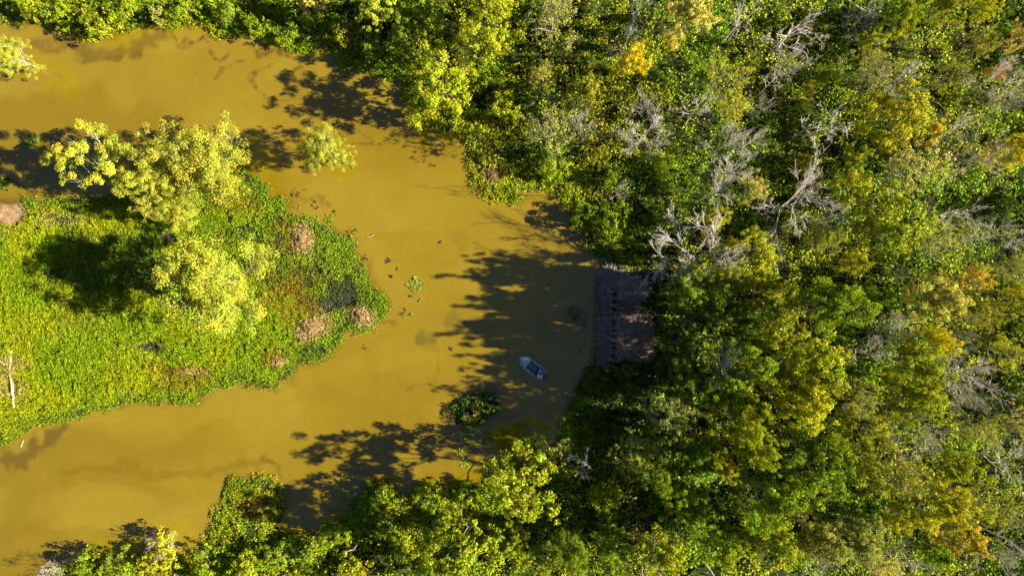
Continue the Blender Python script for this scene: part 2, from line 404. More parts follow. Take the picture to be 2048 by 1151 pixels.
msd = lambda x, y: poly_sd(x, y, MAIN) + edge_noise(x, y)
BLIND_BOX = (1206, 1306, 552, 724)
def off_blind(x, y):
    x0, x1, y0, y1 = BLIND_BOX
    d = np.maximum(np.maximum(x0 - x, x - x1), np.maximum(y0 - y, y - y1))
    return d + (fbm(x * 0.05, y * 0.05, 441, 3) - 0.5) * 46 > 0
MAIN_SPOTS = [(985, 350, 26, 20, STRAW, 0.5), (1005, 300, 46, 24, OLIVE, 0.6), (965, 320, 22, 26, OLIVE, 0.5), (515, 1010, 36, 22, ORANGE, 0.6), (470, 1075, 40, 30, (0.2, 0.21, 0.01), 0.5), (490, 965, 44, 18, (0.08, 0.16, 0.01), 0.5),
              (180, 60, 40, 14, OLIVE, 0.4), (1240, 800, 110, 90, (0.04, 0.085, 0.012), 0.7), (1240, 620, 90, 120, (0.05, 0.09, 0.012), 0.6)]  # last two spots: tree shade round the blind put into the plant colour
def bank_col(x, y, s, rng):
    t = sstep(0.36, 0.64, fbm(x * 0.01, y * 0.01, 401, 4))[:, None]
    east = sstep(1150, 1450, x)[:, None]
    c = (G_BRIGHT * (1 - t) + G_YEL * t) * (1 - east) + (G_DEEP * 1.1 * (1 - t) + np.array([0.37, 0.43, 0.007]) * t) * east
    b = sstep(0.58, 0.74, fbm(x * 0.02, y * 0.02, 411, 4))[:, None] * 0.5
    c = c * (1 - b) + np.array([0.34, 0.30, 0.02]) * b
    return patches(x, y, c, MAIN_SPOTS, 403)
near = lambda x, y: (msd(x, y) < 70 + rngN(x, y)) & off_blind(x, y)
def rngN(x, y): return (fbm(x * 0.02, y * 0.02, 421, 2) - 0.5) * 60
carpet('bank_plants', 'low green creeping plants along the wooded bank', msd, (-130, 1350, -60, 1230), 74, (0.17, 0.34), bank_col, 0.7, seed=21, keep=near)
far = lambda x, y: (msd(x, y) > 40 + rngN(x, y)) & off_blind(x, y)
carpet('forest_undergrowth', 'green leafy vines carpeting the forest floor', msd, (-130, 2190, -70, 1220), 25, (0.22, 0.44), bank_col, 0.35, (0.5, 0.85), 0.6, 0, 22, keep=far, gaps=(0.33, 0.51))
isl2 = lambda x, y: poly_sd(x, y, ISLET) + edge_noise(x, y)
carpet('islet_plants', 'small dark green mat of plants off the shaded shore below the boat', isl2, (870, 1030, 750, 890), 60, (0.22, 0.45), lambda x, y, s, r: patches(x, y, np.array([0.09, 0.16, 0.01]), [(955, 822, 14, 9, ORANGE, 0.8), (940, 830, 12, 9, STRAW, 0.4)], 433), 0.6, lift=0.6, seed=23, keep=lambda x, y: fbm(x * 0.06, y * 0.06, 451, 3) > 0.40)

# ------------------------------------------------------------------ tree prototypes
def limb(rnd, p, d, length, r, level, spec, segs, tips):
    n = spec['steps'][level]; step = length / n
    kids = spec['kids'][level] if level < len(spec['kids']) else 0
    at = sorted(rnd.uniform(0.3, 1.0) for _ in range(kids)); ai = 0
    for i in range(n):
        d = (d + Vector((rnd.gauss(0, 1), rnd.gauss(0, 1), rnd.gauss(0, 1) + spec['rise'])) * spec['wob'][level]).normalized()
        q = p + d * step; r1 = r * (1 - 0.8 * (i + 1) / n) + 0.35 * r * (i + 1) / n
        ra = r + (r1 - r) * 0.0
        r0 = r * (1 - 0.62 * i / n); r2 = r * (1 - 0.62 * (i + 1) / n)
        segs.append((*p, *q, r0, r2, level))
        while ai < kids and at[ai] <= (i + 1) / n:
            t = at[ai] * n - i; b = p.lerp(q, min(max(t, 0), 1))
            ax = Vector((rnd.gauss(0, 1), rnd.gauss(0, 1), rnd.gauss(0, 1))); ax = ax - d * ax.dot(d)
            if ax.length < 1e-3: ax = Vector((1, 0, 0))
            a = math.radians(rnd.uniform(*spec['angle']))
            cd_ = (d * math.cos(a) + ax.normalized() * math.sin(a)).normalized()
            if cd_.z < -0.3: cd_.z *= -0.3
            limb(rnd, b, cd_, length * rnd.uniform(*spec['ratio']), max(r0 * 0.6, spec['rmin']), level + 1, spec, segs, tips)
            ai += 1
        p = q
    if level >= spec['leaf_level']: tips.append((p, d, level))

def make_tree(seed, spec):
    rnd = random.Random(seed); rng = np.random.default_rng(seed)
    segs, tips = [], []
    H, R = spec['H'], spec['R']
    stems = spec.get('stems', 1)
    for st in range(stems):
        p = Vector((0, 0, -0.6)); lean = spec.get('lean', 0.12)
        aa = rnd.uniform(0, 6.28)
        d = Vector((math.cos(aa) * lean * (2.2 if stems > 1 else 1), math.sin(aa) * lean * (2.2 if stems > 1 else 1), 1)).normalized()
        th = H * spec['trunk_top'] + 0.6; n = 7; r = spec['tr'] / (1 if stems == 1 else 1.4)
        nm = spec['mains'] // stems; hs = sorted(rnd.uniform(spec['first'], 1.0) for _ in range(nm)); hi = 0
        az0 = rnd.uniform(0, 6.28)
        for i in range(n):
            d = (d + Vector((rnd.gauss(0, 1), rnd.gauss(0, 1), 0.6)) * 0.07).normalized()
            q = p + d * th / n; r0 = r * (1 - 0.7 * i / n); r1 = r * (1 - 0.7 * (i + 1) / n)
            if i == 0: r0 *= 1.35
            segs.append((*p, *q, r0, r1, -1))
            while hi < nm and hs[hi] <= (i + 1) / n:
                b = p.lerp(q, hs[hi] * n - i); az = az0 + hi * 2.4 + rnd.uniform(-0.5, 0.5)
                k = (hs[hi] - spec['first']) / max(1 - spec['first'], 1e-3)
                el = math.radians(spec['el'][0] + (spec['el'][1] - spec['el'][0]) * k + rnd.uniform(-10, 10))
                dd = Vector((math.cos(az) * math.cos(el), math.sin(az) * math.cos(el), math.sin(el)))
                L = (R * math.cos(el) + (H - b.z) * math.sin(el)) * rnd.uniform(0.72, 1.02)
                limb(rnd, b, dd, L, max(r0 * rnd.uniform(0.42, 0.6), 0.05), 0, spec, segs, tips)
                hi += 1
            p = q
    A = np.array(segs)
    thick = A[:, 8] < 1
    Vt, Ft = join([tubes(A[A[:, 8] < 0][:, :8], 7), tubes(A[A[:, 8] == 0][:, :8], 5), tubes(A[A[:, 8] >= 1][:, :8], 3)])
    nm_ = spec['name']
    trunk_me = mesh_np(nm_ + '_trunk', Vt, Ft, [BARK], smooth=True)
    out = {'trunk': trunk_me, 'H': H, 'R': R, 'crown': None}
    if spec.get('split'):
        Vb, Fb = join([tubes(A[A[:, 8] < 0][:, :8], 7), tubes(A[A[:, 8] == 0][:, :8], 5)])
        Vc, Fc = tubes(A[A[:, 8] >= 1][:, :8], 3)
        out['trunk'] = mesh_np(nm_ + '_trunk', Vb, Fb, [BARK], smooth=True)
        out['twigs'] = mesh_np(nm_ + '_twigs', Vc, Fc, [BARK])
    if spec['leaves'] > 0:
        T = np.array([[*t[0]] for t in tips]); nt = len(T)
        keep = rng.uniform(size=nt) < spec.get('keep', 1.0); T = T[keep]; nt = len(T)
        cr = rng.uniform(*spec['cl'], nt); wgt = cr ** 2; cnt = np.maximum(2, (spec['leaves'] * wgt / wgt.sum()).astype(int))
        ci = np.repeat(np.arange(nt), cnt); n = len(ci)
        off = rng.normal(size=(n, 3)); off = unit(off) * (rng.uniform(0, 1, (n, 1)) ** 0.45) * np.array([1, 1, 0.62])
        P = T[ci] + off * cr[ci][:, None]
        cen = np.array([0, 0, H * 0.6])
        N = rng.normal(size=(n, 3)) * 0.9 + unit(P - cen) * 0.6 + off * 0.8 + np.array([0, 0, 0.55])
        sz = rng.uniform(*spec['ls'], n)
        V, F = leaf_arrays(P, N, sz, rng.uniform(*spec['asp'], n), rng)
        tc = (rng.uniform(0.72, 1.28, nt)[:, None] * (1 + rng.normal(0, 0.06, (nt, 3))) * np.where(rng.uniform(size=(nt, 1)) < 0.14, np.array([[1.22, 1.05, 0.9]]), 1.0))[ci]
        tc = tc * rng.uniform(0.72, 1.3, (n, 1)) * (1 + rng.normal(0, 0.07, (n, 3)))
        out['crown'] = mesh_np(nm_ + '_crown', V, F, [LEAF], np.repeat(np.clip(tc, 0.2, 2.4), 4, axis=0))
    # actual reach, so that placing by crown radius is right
    ref = np.array([[*t[0]] for t in tips]); out['reach'] = np.percentile(np.hypot(ref[:, 0], ref[:, 1]), 90) + (spec['cl'][1] * 0.6 if spec['leaves'] else 0.1)
    out['top'] = np.percentile(ref[:, 2], 96)
    return out

BROAD = dict(name='broadleaf', H=12, R=4.6, tr=0.22, trunk_top=0.72, first=0.38, mains=10, el=(12, 70), steps=(5, 4, 3, 2), kids=(5, 3), wob=(0.13, 0.18, 0.22, 0.25), rise=0.25, angle=(28, 65), ratio=(0.42, 0.66), rmin=0.018, leaf_level=1, leaves=9000, cl=(0.5, 1.1), ls=(0.30, 0.56), asp=(0.5, 0.85))
OPEN = dict(BROAD, name='open_tree', mains=8, first=0.42, leaves=17000, cl=(0.45, 1.05), keep=0.66, wob=(0.2, 0.25, 0.3, 0.3), ls=(0.17, 0.34))
FEATHER = dict(BROAD, name='feathery', mains=13, first=0.25, kids=(6, 4), leaves=36000, cl=(0.55, 1.2), ls=(0.18, 0.36), asp=(0.4, 0.7), rise=0.4, rmin=0.022)
HALF = dict(BROAD, name='half_bare', mains=10, kids=(5, 4, 3), leaves=3200, cl=(0.3, 0.75), keep=0.4, ls=(0.28, 0.48), leaf_level=2, rmin=0.016)
BARET = dict(BROAD, name='bare', tr=0.27, mains=8, first=0.4, el=(12, 65), kids=(7, 5, 4), steps=(6, 4, 3, 2), wob=(0.09, 0.11, 0.15, 0.18), rise=0.16, angle=(16, 44), ratio=(0.38, 0.62), rmin=0.026, leaves=0, split=True)
BIGBARE = dict(BARET, name='bare_limbs', mains=7, kids=(4, 4, 3), tr=0.32, wob=(0.19, 0.2, 0.22, 0.22), angle=(22, 55), ratio=(0.32, 0.56), rmin=0.03)
TWIGGY = dict(BARET, name='twiggy', mains=11, first=0.35, kids=(6, 5, 4), tr=0.17, wob=(0.14, 0.18, 0.2, 0.25), rise=0.3, angle=(18, 45), rmin=0.02)
BUSH = dict(BROAD, name='bush', H=3.0, R=2.3, tr=0.07, trunk_top=0.55, first=0.1, mains=12, stems=3, el=(15, 75), kids=(4, 2), leaves=2600, cl=(0.3, 0.75), ls=(0.24, 0.46), lean=0.3)
PROTO = {
    'broad': [make_tree(100 + i, BROAD) for i in range(6)],
    'open': [make_tree(200 + i, OPEN) for i in range(4)],
    'feather': [make_tree(300 + i, FEATHER) for i in range(4)],
    'half': [make_tree(400 + i, HALF) for i in range(5)],
    'bare': [make_tree(500 + i, BARET) for i in range(5)],
    'limbs': [make_tree(600 + i, BIGBARE) for i in range(5)],
    'twig': [make_tree(700 + i, TWIGGY) for i in range(4)],
    'bush': [make_tree(800 + i, BUSH) for i in range(5)],
}
NAMES = {'broad': 'leafy_tree', 'open': 'open_crowned_tree', 'feather': 'feathery_tree', 'half': 'half_bare_tree', 'bare': 'bare_tree', 'limbs': 'dead_tree', 'twig': 'twiggy_tree', 'bush': 'shrub'}
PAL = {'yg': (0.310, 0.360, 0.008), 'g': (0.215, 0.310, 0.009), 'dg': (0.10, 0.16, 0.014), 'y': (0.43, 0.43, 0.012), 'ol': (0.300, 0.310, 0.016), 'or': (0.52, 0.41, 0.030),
       'pl': (0.38, 0.41, 0.032), 'gg': (0.32, 0.34, 0.055), 'tan': (0.50, 0.45, 0.080), 'by': (0.57, 0.50, 0.008), 'lime': (0.24, 0.34, 0.006), 'red': (0.48, 0.27, 0.03)}
BARKS = {'bare': (0.70, 0.65, 0.58), 'limbs': (0.78, 0.73, 0.65), 'twig': (0.52, 0.49, 0.43), 'half': (0.44, 0.41, 0.33), 'feather': (0.58, 0.52, 0.40), 'open': (0.55, 0.51, 0.42), 'broad': (0.24, 0.21, 0.16), 'bush': (0.24, 0.21, 0.15)}
USE = {k: 0 for k in PROTO}

def plant(kind, x, y, r, h, col, label, group=None, ground_xy=False):
    """kind, crown centre and crown radius in photo px, height in m: the base is found under the crown"""
    k = USE[kind]; USE[kind] += 1
    pr = PROTO[kind][k % len(PROTO[kind])]
    rnd = random.Random(9000 + int(x * 7 + y * 13) + k)
    if kind == 'bush': h = min(h, 4.5)
    hc = h * 0.74
    f = 1.0 if ground_xy else (CAMH - hc) / CAMH
    wx_, wy_ = pw(x, y); bx, by = wx_ * f, wy_ * f
    sd = land_sd(np.array([bx * PX + 1024]), np.array([575.5 - by * PX]))
    gz = float(terrain_z(np.array([bx * PX + 1024]), np.array([575.5 - by * PX]), sd)[0])
    sx = r / PX * f / pr['reach']; sz = h / pr['top']
    root = empty(NAMES[kind], (bx, by, max(gz, -0.5)), rnd.uniform(0, 6.283), (sx, sx * rnd.uniform(0.9, 1.1), sz), label=label, category='shrub' if kind == 'bush' else 'tree')
    if group: root['group'] = group
    bc = BARKS[kind]; bv = rnd.uniform(0.8, 1.15)
    t = add('trunk', pr['trunk'], root); t.color = (bc[0] * bv, bc[1] * bv, bc[2] * bv, 1)
    if 'twigs' in pr:
        w = add('branches', pr['twigs'], root, kind='stuff'); w.color = (bc[0] * bv, bc[1] * bv, bc[2] * bv, 1)
    if pr['crown'] is not None:
        c = add('crown', pr['crown'], root)
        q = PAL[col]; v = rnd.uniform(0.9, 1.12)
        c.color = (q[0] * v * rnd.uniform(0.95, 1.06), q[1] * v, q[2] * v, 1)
    return root
# ------------------------------------------------------------------ trees and shrubs, one by one
TREES = [
    # island and open water
    ('open', 165, 315, 80, 13, 'pl', 'open yellow-green tree with white limbs at the left of the island grove'),
    ('feather', 268, 348, 70, 12.5, 'pl', 'golden feathery tree in the middle of the island grove'),
    ('feather', 382, 322, 100, 14, 'pl', 'largest pale yellow feathery tree, right side of the island grove'),
    ('feather', 352, 415, 47.04, 7.5, 'pl', 'low pale tree at the southern foot of the island grove'),
    ('feather', 408, 560, 100, 15, 'pl', 'lone yellow-green tree with a long shadow in the middle of the island'),
    ('feather', 640, 286, 51.52, 10, 'pl', 'small pale tree standing alone in the water right of the island grove'),
    ('feather', 8, 102, 44.8, 9, 'pl', 'pale yellow tree cut by the left edge in the upper channel'),
    # top bank, left to right
    ('bush', 60, 12, 34, 3, 'yg', 'yellow-green shrub nearest the top left corner'),
    ('bush', 118, 22, 34, 3.4, 'lime', 'lime green shrub on the top bank above the first bulge of the shore'),
    ('bush', 195, 42, 42, 4, 'yg', 'large yellow-green shrub overhanging the top shore near its lowest bulge'),
    ('bush', 250, 14, 34, 3.6, 'lime', 'bright lime shrub against the top edge left of the grey shrub'),
    ('bush', 318, 28, 24, 3, 'gg', 'grey-green shrub on the top bank, the only greyish one there'),
    ('bush', 372, 22, 32, 3, 'lime', 'lime shrub right of the grey-green shrub on the top bank'),
    ('bush', 455, 20, 32, 3.2, 'g', 'green shrub on the top bank in half shade'),
    ('bush', 515, 52, 30, 2.6, 'lime', 'bright green shrub at the notch of the top shore'),
    ('bush', 575, 62, 32, 2.6, 'lime', 'bright green shrub on the shore left of the tawny bush'),
    ('broad', 612, 0, 30, 7.5, 'tan', 'tan-yellow tree touching the top edge above the top bank'),
    ('bush', 682, 62, 30, 4, 'ol', 'tawny olive bush beside the dark hollow on the top bank'),
    ('broad', 757, 14, 48, 11, 'pl', 'pale yellow tree at the top edge left of the dark green conifer-like tree'),
    ('broad', 815, 62, 40, 7, 'g', 'shaded green tree below the pale tree at the top edge'),
    ('broad', 848, 22, 40, 8, 'g', 'dark green tree at the top edge between two pale trees'),
    ('bush', 742, 112, 34, 3, 'lime', 'bright green vine mound on the shore left of the leaning waterside tree'),
    ('broad', 886, 165, 84, 12, 'yg', 'yellow-green waterside tree whose shadow falls on the upper channel'),
    ('broad', 840, 205, 34, 8, 'yg', 'small yellow-green tree leaning out where the upper shore turns south'),
    ('broad', 982, 58, 72, 13, 'yg', 'tall bright yellow-green tree at the top edge above the waterside tree'),
    ('bush', 962, 150, 48, 4.5, 'lime', 'broad green vine mound right of the waterside tree'),
    ('bush', 1012, 212, 40, 4.5, 'yg', 'shrub with orange tips below the green vine mound'),
    ('half', 1110, 45, 58, 12, 'gg', 'half-bare grey-green tree at the top edge, right of the tall bright tree'),
    ('half', 1080, 163, 34, 8, 'ol', 'small half-bare olive tree in the dark gap below the grey-green tree'),
    ('broad', 1168, 182, 40, 9, 'ol', 'olive tree between the dark gap and the bright orange-yellow tree'),
    ('half', 1095, 258, 62, 12, 'gg', 'pale twiggy half-bare tree above the northern spit'),
    ('twig', 1168, 256, 36, 10, 'gg', 'grey twiggy tree directly right of the half-bare tree above the spit'),
    ('bush', 1105, 332, 40, 4, 'lime', 'green shrub between the half-bare tree and the northern spit'),
    ('bush', 1222, 352, 24, 4, 'lime', 'small lime shrub just above the white snag'),
    ('bush', 1192, 316, 26, 4, 'ol', 'olive shrub up-left of the small lime shrub'),
    ('broad', 1262, 126, 36, 10, 'by', 'bright orange-yellow tree, the most vivid in the upper middle'),
    ('twig', 1256, 82, 30, 10.5, 'gg', 'grey bare twigs crowning just above the vivid yellow tree'),
    ('limbs', 1278, 24, 38, 12, 'gg', 'bare forked tree at the top edge left of the orange tree'),
    ('twig', 1300, 212, 38, 11, 'gg', 'grey bare tree, upper of the two below the vivid yellow tree'),
    ('bare', 1292, 272, 52, 12, 'gg', 'wide grey bare tree, lower of the two below the vivid yellow tree'),
    ('limbs', 1240, 380, 20, 14.5, 'gg', 'slender white snag casting a long thin shadow over the northern spit'),
    ('bush', 1227, 444, 44, 5.5, 'lime', 'bright green round bush on the bank above the blind'),
    ('bush', 1172, 430, 34, 3, 'g', 'low green bush at the shore left of the bright round bush'),
    ('bush', 1330, 340, 34, 4.5, 'g', 'shaded green shrub right of the white snag'),
    ('bush', 1320, 430, 32, 4.5, 'g', 'shaded green shrub between the round bush and the spreading grey tree'),
    # upper right forest
    ('broad', 1374, 42, 62, 13, 'tan', 'orange-tan tree at the top edge, largest autumn crown there'),
    ('limbs', 1478, 45, 42, 12, 'gg', 'white forked bare tree at the top edge right of the orange-tan tree'),
    ('limbs', 1592, 66, 52, 11, 'gg', 'sprawling bare tree with crooked limbs near the top edge'),
    ('twig', 1727, 38, 34, 10, 'gg', 'thin grey-green twiggy tree near the top edge left of the smooth yellow tree'),
    ('broad', 1810, 38, 36, 10, 'yg', 'smooth yellow-green tree near the top edge of the right forest'),
    ('broad', 1878, 18, 32, 10, 'ol', 'olive tree on the top edge right of the smooth yellow-green tree'),
    ('broad', 1962, 20, 24, 10, 'y', 'small yellow tree on the top edge near the right corner'),
    ('half', 2032, 74, 38, 12, 'or', 'orange half-bare tree on the right edge below the top corner'),
    ('half', 1435, 158, 54, 12, 'y', 'half-bare yellow tree with white limbs above the white starburst tree'),
    ('bare', 1574, 116, 36, 11, 'gg', 'grey bare tree below the sprawling crooked tree'),
    ('limbs', 1545, 168, 26, 10, 'gg', 'small claw-shaped bare tree below the grey bare tree'),
    ('half', 1730, 140, 50, 11, 'gg', 'wide grey-green half-bare tree in the upper right forest'),
    ('bare', 1796, 152, 34, 11, 'gg', 'bare tree reaching right beside the wide grey-green tree'),
    ('broad', 1742, 94, 32, 7, 'y', 'low yellow crown above the wide grey-green half-bare tree'),
    ('limbs', 1398, 222, 42, 12, 'gg', 'white starburst of a dead tree on the left side of the upper right forest'),
    ('half', 1464, 216, 40, 9, 'y', 'yellow leafy tree right of the white starburst tree'),
    ('twig', 1518, 212, 26, 9, 'gg', 'small grey twiggy tree right of the starburst tree and its yellow neighbour'),
    ('bush', 1609, 188, 22, 4.5, 'or', 'small orange shrub up-left of the dead tree with a curved trunk'),
    ('limbs', 1652, 250, 46, 12, 'gg', 'white dead tree with a curved dark trunk in the upper right forest'),
    ('broad', 1796, 228, 66, 11, 'y', 'wide golden tree right of the dead tree with a curved trunk'),
    ('twig', 1804, 194, 24, 11, 'gg', 'grey twigs at the upper rim of the wide golden tree'),
    ('limbs', 1922, 258, 42, 11, 'gg', 'bare drooping tree left of the bright yellow tree on the right edge'),
    ('broad', 2024, 296, 40, 12, 'by', 'bright yellow tree on the right edge'),
    ('twig', 1442, 292, 48, 11, 'gg', 'dense grey twiggy tree below the white starburst tree'),
    ('bare', 1502, 286, 28, 10, 'gg', 'small bare tree right of the dense grey twiggy tree'),
    ('bare', 1466, 336, 32, 11, 'gg', 'bare tree below the dense grey twiggy tree'),
    ('half', 1822, 336, 60, 13, 'tan', 'big dusty half-bare tree below the wide golden tree'),
    ('bare', 1964, 312, 46, 12, 'gg', 'bare tree left of and below the bright yellow edge tree'),
    ('broad', 1700, 372, 40, 6, 'y', 'low yellow-green crown right of the great bare tree'),
    ('bare', 1432, 384, 42, 11, 'gg', 'bare tree with a long pale limb above the spreading grey tree'),
    ('half', 1502, 384, 36, 9, 'tan', 'dusty tan half-bare tree left of the great bare tree'),
    ('bush', 1788, 286, 26, 6, 'or', 'orange shrub between the golden tree and the dusty half-bare tree'),
    ('twig', 2010, 196, 26, 11, 'gg', 'grey twiggy tree near the right edge below the fallen-looking bare tree'),
    ('bare', 2008, 152, 46, 11, 'gg', 'bare tree leaning over the right edge beside a red-leaved shrub'),
    ('bush', 1990, 146, 16, 7, 'red', 'small red-orange shrub, the reddest leaves in the upper right'),
    ('bush', 1606, 326, 24, 6, 'ol', 'olive shrub above the great bare tree'),
    ('bush', 1628, 350, 18, 6, 'or', 'small orange shrub just above right of the great bare tree'),
    ('bush', 1860, 268, 26, 7, 'or', 'orange-leaved shrub right of the wide golden tree'),
    ('broad', 1696, 320, 34, 5, 'yg', 'low smooth yellow-green crown below the curved-trunk dead tree'),
    ('half', 1910, 150, 34, 10, 'ol', 'olive half-bare tree left of the red-orange shrub'),
    ('half', 1940, 90, 34, 10, 'y', 'yellowish half-bare tree below the small yellow tree at the top'),
    ('bush', 1660, 150, 30, 5, 'g', 'green shrub left of the wide grey-green half-bare tree'),
    # middle right forest
    ('bare', 1590, 410, 92, 14, 'gg', 'great grey bare tree, the largest leafless crown of the forest'),
    ('bare', 1394, 498, 90, 14.5, 'gg', 'spreading pale bare tree nearest the blind, casting a brush-like shadow'),
    ('broad', 1497, 502, 50, 11, 'yg', 'bright yellow-green tree right of the spreading bare tree'),
    ('broad', 1702, 522, 24, 10, 'y', 'small clear yellow tree on a thin white trunk right of centre'),
    ('half', 1650, 482, 42, 11, 'yg', 'half-bare tree between the great bare tree and the small yellow tree'),
    ('broad', 1790, 446, 80, 13, 'yg', 'wide yellow-green tree right of the great bare tree'),
    ('limbs', 1906, 432, 46, 12, 'gg', 'twisted white bare tree right of the wide yellow-green tree'),
    ('half', 1848, 478, 42, 11, 'gg', 'grey-green half-bare tree below the wide yellow-green tree'),
    ('twig', 1932, 472, 36, 11, 'gg', 'grey twiggy tree below the twisted white bare tree'),
    ('bare', 2018, 470, 36, 11, 'gg', 'thin bare tree by the right edge below the midline of the upper half'),
    ('broad', 1638, 608, 76, 18.5, 'g', 'big dense green tree in the centre of the right forest'),
    ('broad', 1525, 582, 40, 18.5, 'ol', 'olive tree left of the big dense green tree'),
    ('broad', 1870, 602, 62, 13, 'tan', 'dull golden tree right of the big dense green tree'),
    ('limbs', 1724, 702, 42, 12, 'gg', 'white bare tree below the dark bare tree in the clearing'),
    ('twig', 1776, 652, 44, 11, 'gg', 'dark grey bare tree right below the big dense green tree'),
    ('broad', 1876, 680, 32, 11, 'by', 'small bright yellow tree below the dull golden tree'),
    ('bare', 1934, 732, 62, 13, 'gg', 'broad bare tree right of the small bright yellow tree'),
    ('broad', 1612, 728, 80, 18.5, 'yg', 'broad yellow-green tree below the big dense green tree'),
    ('twig', 1417, 706, 56, 17.5, 'gg', 'bluish twiggy tree in shade right of the blind'),
    ('broad', 1542, 664, 60, 18.5, 'ol', 'dark olive tree left of the gap between the two big crowns'),
    ('broad', 1832, 732, 54, 12, 'yg', 'yellow-green tree left of the broad bare tree'),
    ('half', 1940, 552, 36, 11, 'or', 'orange-flecked half-bare tree right above the dull golden tree'),
    ('twig', 1926, 668, 22, 10, 'gg', 'small grey curled twiggy tree right of the small bright yellow tree'),
    ('broad', 1428, 590, 46, 14.5, 'g', 'green tree right above the blind in partial shade'),
    ('broad', 2040, 606, 38, 12, 'y', 'golden tree on the right edge at mid height'),
    ('half', 1968, 640, 38, 11, 'ol', 'dull olive half-bare tree near the golden right-edge tree'),
    ('twig', 1543, 528, 20, 8, 'gg', 'little grey twiggy tree right of the bright yellow-green tree'),
    ('broad', 1424, 438, 30, 9, 'y', 'yellow tree tucked above the spreading pale bare tree'),
    ('half', 1707, 796, 36, 12, 'gg', 'white-limbed half-bare tree right of the yellow-orange tree'),
    ('bush', 1745, 590, 36, 5, 'lime', 'sunlit green undergrowth shrub right of the big dense green tree'),
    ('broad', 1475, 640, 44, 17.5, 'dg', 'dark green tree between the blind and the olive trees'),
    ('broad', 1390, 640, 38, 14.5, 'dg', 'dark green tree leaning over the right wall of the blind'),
    ('half', 2010, 540, 40, 11, 'ol', 'olive half-bare tree near the right edge above the golden edge tree'),
    ('half', 2015, 700, 40, 11, 'y', 'yellowish half-bare tree on the right edge beside the broad bare tree'),
    ('broad', 1372, 585, 46, 14.5, 'g', 'tall green tree right above the blind beside the spreading bare tree'),
    ('broad', 1450, 548, 44, 16, 'ol', 'olive tree under the spreading pale bare tree'),
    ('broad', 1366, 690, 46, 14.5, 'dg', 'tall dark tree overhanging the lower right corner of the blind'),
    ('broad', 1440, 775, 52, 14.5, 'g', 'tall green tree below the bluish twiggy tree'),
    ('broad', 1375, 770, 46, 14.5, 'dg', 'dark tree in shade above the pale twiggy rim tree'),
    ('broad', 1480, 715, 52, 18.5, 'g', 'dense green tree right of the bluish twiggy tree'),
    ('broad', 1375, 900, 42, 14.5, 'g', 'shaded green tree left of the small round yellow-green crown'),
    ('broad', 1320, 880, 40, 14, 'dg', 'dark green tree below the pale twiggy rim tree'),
    # lower right forest
    ('broad', 1592, 800, 74, 18.5, 'y', 'yellow-orange tree, brightest of the lower right crowns'),
    ('broad', 1480, 832, 52, 18.5, 'yg', 'yellow-green tree left of the yellow-orange tree'),
    ('broad', 1418, 893, 32, 14.5, 'yg', 'small round yellow-green crown at the left rim of the lower forest'),
    ('broad', 1508, 890, 36, 18.5, 'yg', 'round crown between the yellow-orange tree and the small round crown'),
    ('broad', 1438, 926, 28, 14.5, 'y', 'small yellowish crown just below the small round yellow-green crown'),
    ('broad', 1640, 945, 82, 18.5, 'g', 'largest green tree of the lower right forest'),
    ('broad', 1543, 990, 72, 18.5, 'g', 'green tree left below the largest green tree'),
    ('broad', 1536, 1066, 58, 13, 'yg', 'yellow-green tree near the bottom edge below the green trees'),
    ('broad', 1442, 1086, 48, 12, 'yg', 'yellow-green tree with a visible trunk near the bottom edge'),
    ('broad', 1634, 1070, 48, 13, 'gg', 'pale grey-green tree near the bottom edge, left of two'),
    ('broad', 1712, 1076, 52, 13, 'gg', 'pale grey-green tree near the bottom edge, right of two'),
    ('broad', 1724, 946, 52, 13, 'ol', 'olive tree right of the largest green tree'),
    ('half', 1802, 950, 58, 13, 'ol', 'second olive tree, half bare, farther right of the largest green tree'),
    ('broad', 1876, 1000, 52, 13, 'y', 'golden tree right below the olive trees'),
    ('broad', 1808, 1034, 42, 12, 'y', 'yellow tree left below the golden tree'),
    ('broad', 1924, 1072, 40, 11, 'or', 'orange-yellow tree near the bottom right'),
    ('twig', 1830, 862, 62, 13, 'gg', 'wide grey twiggy tree in the lower right forest'),
    ('twig', 1976, 1116, 40, 11, 'gg', 'grey twiggy tree near the bottom right corner'),
    ('limbs', 2012, 1082, 44, 12, 'gg', 'white bare tree near the bottom right corner'),
    ('limbs', 2010, 926, 56, 13, 'gg', 'big white bare tree by the lower right edge'),
    ('twig', 1938, 790, 40, 12, 'gg', 'grey twiggy tree below the broad bare tree'),
    ('broad', 1818, 795, 52, 12, 'yg', 'yellow-green tree above the wide grey twiggy tree'),
    ('half', 1982, 1022, 50, 12, 'ol', 'dull half-bare tree between the big white bare tree and the corner'),
    ('half', 1760, 1128, 40, 12, 'tan', 'tan half-bare tree on the bottom edge right of the pale trees'),
    ('broad', 1384, 1022, 50, 12, 'g', 'green tree at the left rim of the lower forest'),
    ('limbs', 1646, 1126, 36, 11, 'gg', 'bare tree on the bottom edge under the pale grey-green trees'),
    ('limbs', 1806, 1132, 44, 12, 'gg', 'bare tree with hooked limbs on the bottom edge'),
    ('half', 2038, 836, 38, 12, 'tan', 'tan half-bare tree on the lower right edge'),
    ('half', 1948, 856, 48, 12, 'ol', 'olive half-bare tree left above the big white bare tree'),
    ('half', 1346, 826, 56, 14.5, 'gg', 'pale twiggy half-bare tree at the forest rim below the blind'),
    ('broad', 1740, 850, 50, 12, 'ol', 'olive tree left of the wide grey twiggy tree'),
    ('broad', 1890, 930, 44, 11, 'yg', 'small yellow-green tree above the golden tree'),
    ('broad', 1330, 960, 44, 14.5, 'g', 'green tree between the lower forest and the sparse leafy sprays'),
    ('broad', 1860, 1108, 36, 10, 'g', 'green crown on the bottom edge beside the hooked bare tree'),
